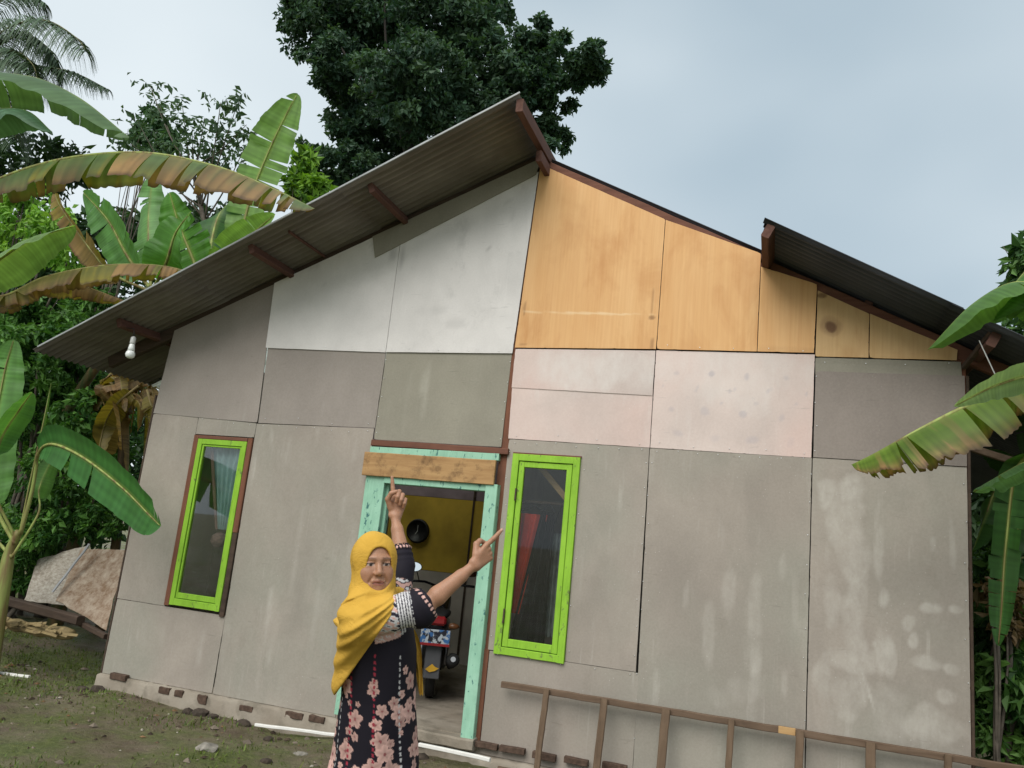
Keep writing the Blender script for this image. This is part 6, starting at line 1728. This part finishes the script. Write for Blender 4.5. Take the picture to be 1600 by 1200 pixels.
# printed band of the near sleeve, then the black bell with a dotted cuff
ab = elb_r - sh_r
t = ((v2 - sh_r) @ ab) / (ab @ ab)
drad = np.linalg.norm((v2 - sh_r) - t[:, None] * ab, axis=1)
far_s = ((v2 - sh_r) @ nrm(ab) > 0.02) & (drad < 0.10) & ((v2 - chest) @ cb > -0.02) & (z2 > chest[2] - 0.06)
band = far_s & (t > 0.10) & (t < 0.80)
ns_ = np.sin(v2 @ np.array((150., 60., 210.))) + np.sin(v2 @ np.array((-90., 170., 130.))) + np.sin(v2 @ np.array((70., -120., 250.)))
bandc = np.where((ns_ > 0.7)[:, None], np.array((0.02, 0.018, 0.03)), np.where((ns_ < -0.9)[:, None], PINK, WHITE))
stripe = band & (t > 0.55)
bandc = np.where(stripe[:, None], np.where((((t * 22) % 1) < 0.42)[:, None], np.array((0.02, 0.018, 0.03)), WHITE), bandc)
dc[band] = bandc[band]
lower = band & (drad > 0.045) & (((v2 - sh_r) @ UP) < -0.035) & (t < 0.55)
dc[lower & (ns_ > -0.2)] = PINK * 0.9
for s_end, e0, w0 in ((sl_r_end, elb_r, wri_r), (sl_l_end, elb_l, wri_l)):
    u = nrm(s_end - e0); tt = (v2 - s_end) @ u
    rv = v2 - s_end - tt[:, None] * u
    a_ = np.arctan2(rv @ nrm(np.cross(u, UP)), rv @ nrm(np.cross(u, np.cross(u, UP))))
    near_ = (np.linalg.norm(rv, axis=1) < 0.09)
    dot = near_ & (np.abs(tt + 0.018) < 0.006) & ((a_ * 3.2) % 1 < 0.5)
    dc[dot] = PINK
# patterned piece below the raised arm
t2 = ((v2 - sh_l) @ (elb_l - sh_l)) / ((elb_l - sh_l) @ (elb_l - sh_l))
d2 = np.linalg.norm((v2 - sh_l) - t2[:, None] * (elb_l - sh_l), axis=1)
b2 = (t2 > 0.05) & (t2 < 0.55) & (d2 < 0.1)
dc[b2 & (ns_ < -0.1)] = PINK * 0.95
dc[b2 & (ns_ > 0.9)] = WHITE
dm = NT('printed_dress_cloth', 0.75, 0.2)
dm.col(dm.attr('Col'))
dm.bump(dm.noise(dm.obj(), 240, 2), 0.15, 0.002)
mesh('dress', v2, f2, dm.m, person, True, dc)

# headscarf: hood round the face, cape over the shoulders with a slanting hem
hem_a = atd(530, 1077, D0 - 0.05); hem_b = atd(632, 932, D0 - 0.12)
hem_n = nrm(np.cross(hem_b - hem_a, nrm(atd(580, 1000, 1.0) - C)))
if hem_n @ UP < 0: hem_n = -hem_n
fo_c = hp(0.000, 0.085, -0.012)
def scarf_sdf(P):
    q = (P - head_o) @ HR / HS
    hood = sd_ell(q, (0, -0.012, 0.030), (0.090, 0.106, 0.103))
    hood = smin(hood, sd_ell(q, (0, 0.000, -0.055), (0.080, 0.084, 0.088)), 0.03) * HS
    neckp = sd_cone(P, hp(0, -0.012, -0.105), neck_lo - UP * 0.02 + bodyy * 0.02, 0.080, 0.115)
    cape = trunk_sdf(P, 0.020)
    cape = smax(cape, P[:, 2] - (sh_r[2] + 0.02), 0.04)
    sh = np.minimum(sd_cone(P, neck_lo - UP * 0.04, sh_r, 0.105, 0.088), sd_cone(P, neck_lo - UP * 0.04, sh_l, 0.100, 0.074))
    sh = np.minimum(sh, sd_cone(P, sh_r, sh_r + (elb_r - sh_r) * 0.30, 0.086, 0.080))
    back_ = sd_cone(P, sh_r - cr * 0.03, atd(556, 1062, D0 + 0.02), 0.072, 0.042)
    d = smin(smin(hood, neckp, 0.035), smin(smin(cape, sh, 0.04), back_, 0.05), 0.04)
    # gathered folds radiating from the throat and draping to the hem
    th = atd(650, 915, D0 - 0.16)
    rel = P - th
    a = np.arctan2(rel @ cr, -(rel @ cu)); r_ = np.linalg.norm(rel, axis=1)
    below = np.clip((hp(0, 0, -0.07)[2] - P[:, 2]) / 0.06, 0, 1)
    fo_ = np.sin(a * 13 + 2.2 * np.sin(r_ * 9)); fo_ = np.sign(fo_) * np.abs(fo_) ** 0.7
    d = d - below * 0.0095 * fo_ * np.clip((r_ - 0.06) / 0.18, 0, 1.2) - below * 0.0042 * np.sin(a * 33 + r_ * 17 + 2 * np.sin(a * 7)) * np.clip((r_ - 0.06) / 0.1, 0, 1)
    dr = ((P - head_o) @ HR / HS)
    d = d - (1 - below) * 0.0016 * np.sin(dr[:, 1] * 90 + dr[:, 2] * 30 + 2 * np.sin(dr[:, 0] * 30)) * np.clip((0.07 - dr[:, 1]) / 0.05, 0, 1)
    # hem
    d = smax(d, -(P - hem_a) @ hem_n, 0.006)
    # the cape stays on her back and chest, its far edge falls behind the raised arm
    d = smax(d, (P - atd(640, 950, D0)) @ cr, 0.02)
    # face opening: an oval driven through from the front
    ox = q[:, 0] - 0.004; oz = q[:, 2] + 0.010
    op = ((np.abs(ox / (0.0485 - 0.002 * np.clip(oz / 0.08, -1, 1))) ** 2.3 + np.abs(oz / 0.080) ** 2.3) ** (1 / 2.3) - 1) * 0.055 * HS
    op = np.maximum(op, -(q[:, 1] - 0.02) * HS)
    d = smax(d, -op, 0.008)
    return d
sl_ = np.minimum.reduce([hp(0, 0, 0) - 0.2, hem_a - 0.15, sh_r - 0.2]); sh_ = np.maximum.reduce([hp(0, 0, 0) + 0.2, sh_l + 0.25, sh_r + 0.3])
v3, f3 = surface_nets(scarf_sdf, sl_, sh_, 0.0036)
sm_ = NT('mustard_cloth', 0.8, 0.2)
_v = sm_.obj()
sm_.col(sm_.mix(sm_.ramp(sm_.noise(_v, 9, 3), 0.3, 0.7), (0.52, 0.30, 0.042), (0.61, 0.36, 0.058)))
wr = sm_.noise(sm_.obj((1, 1, 1.6)), 16, 5, 0.6, 1.2)
sm_.bump(wr, 0.55, 0.012)
scf = mesh('headscarf', v3, f3, sm_.m, person, True)
# loose end hanging below the sleeve
pe = catmull([atd(636, 985, D0 + 0.06), atd(648, 1015, D0 + 0.07), atd(655, 1050, D0 + 0.07), atd(658, 1086, D0 + 0.07)], 14)
gq = Geo()
wv_ = np.array([0.030, 0.032, 0.032, 0.030, 0.028, 0.025, 0.022, 0.018, 0.015, 0.013, 0.012, 0.011, 0.010, 0.008])
V_ = []
for i in range(14):
    for j in range(7):
        s_ = j / 6 - 0.5
        V_.append(pe[i] + cr * s_ * 2 * wv_[i] + cb * 0.012 * math.sin(j * 2.0 + i * 0.3))
gq.add(V_, [(i*7 + j, i*7 + j + 1, (i+1)*7 + j + 1, (i+1)*7 + j) for i in range(13) for j in range(6)])
gq.build('scarf_end', sm_.m, scf, True)
kt = atd(531, 958, D0 + 0.02)
Geo().tube(catmull([kt + cr * 0.03, kt, kt - cr * 0.006 - UP * 0.01], 6), [0.012, 0.008, 0.006, 0.006, 0.005, 0.003], 8).build('scarf_knot', sm_.m, scf, True)
for ft in feet:
    tdir = nrm(head_b * np.array([1, 1, 0]))
    Geo().bar(ft - tdir * 0.06 - UP * 0.034, ft + tdir * 0.19 - UP * 0.034, 0.09, 0.016, (0, 0, 1), 0.004).build('sandal', M_rubber, person)
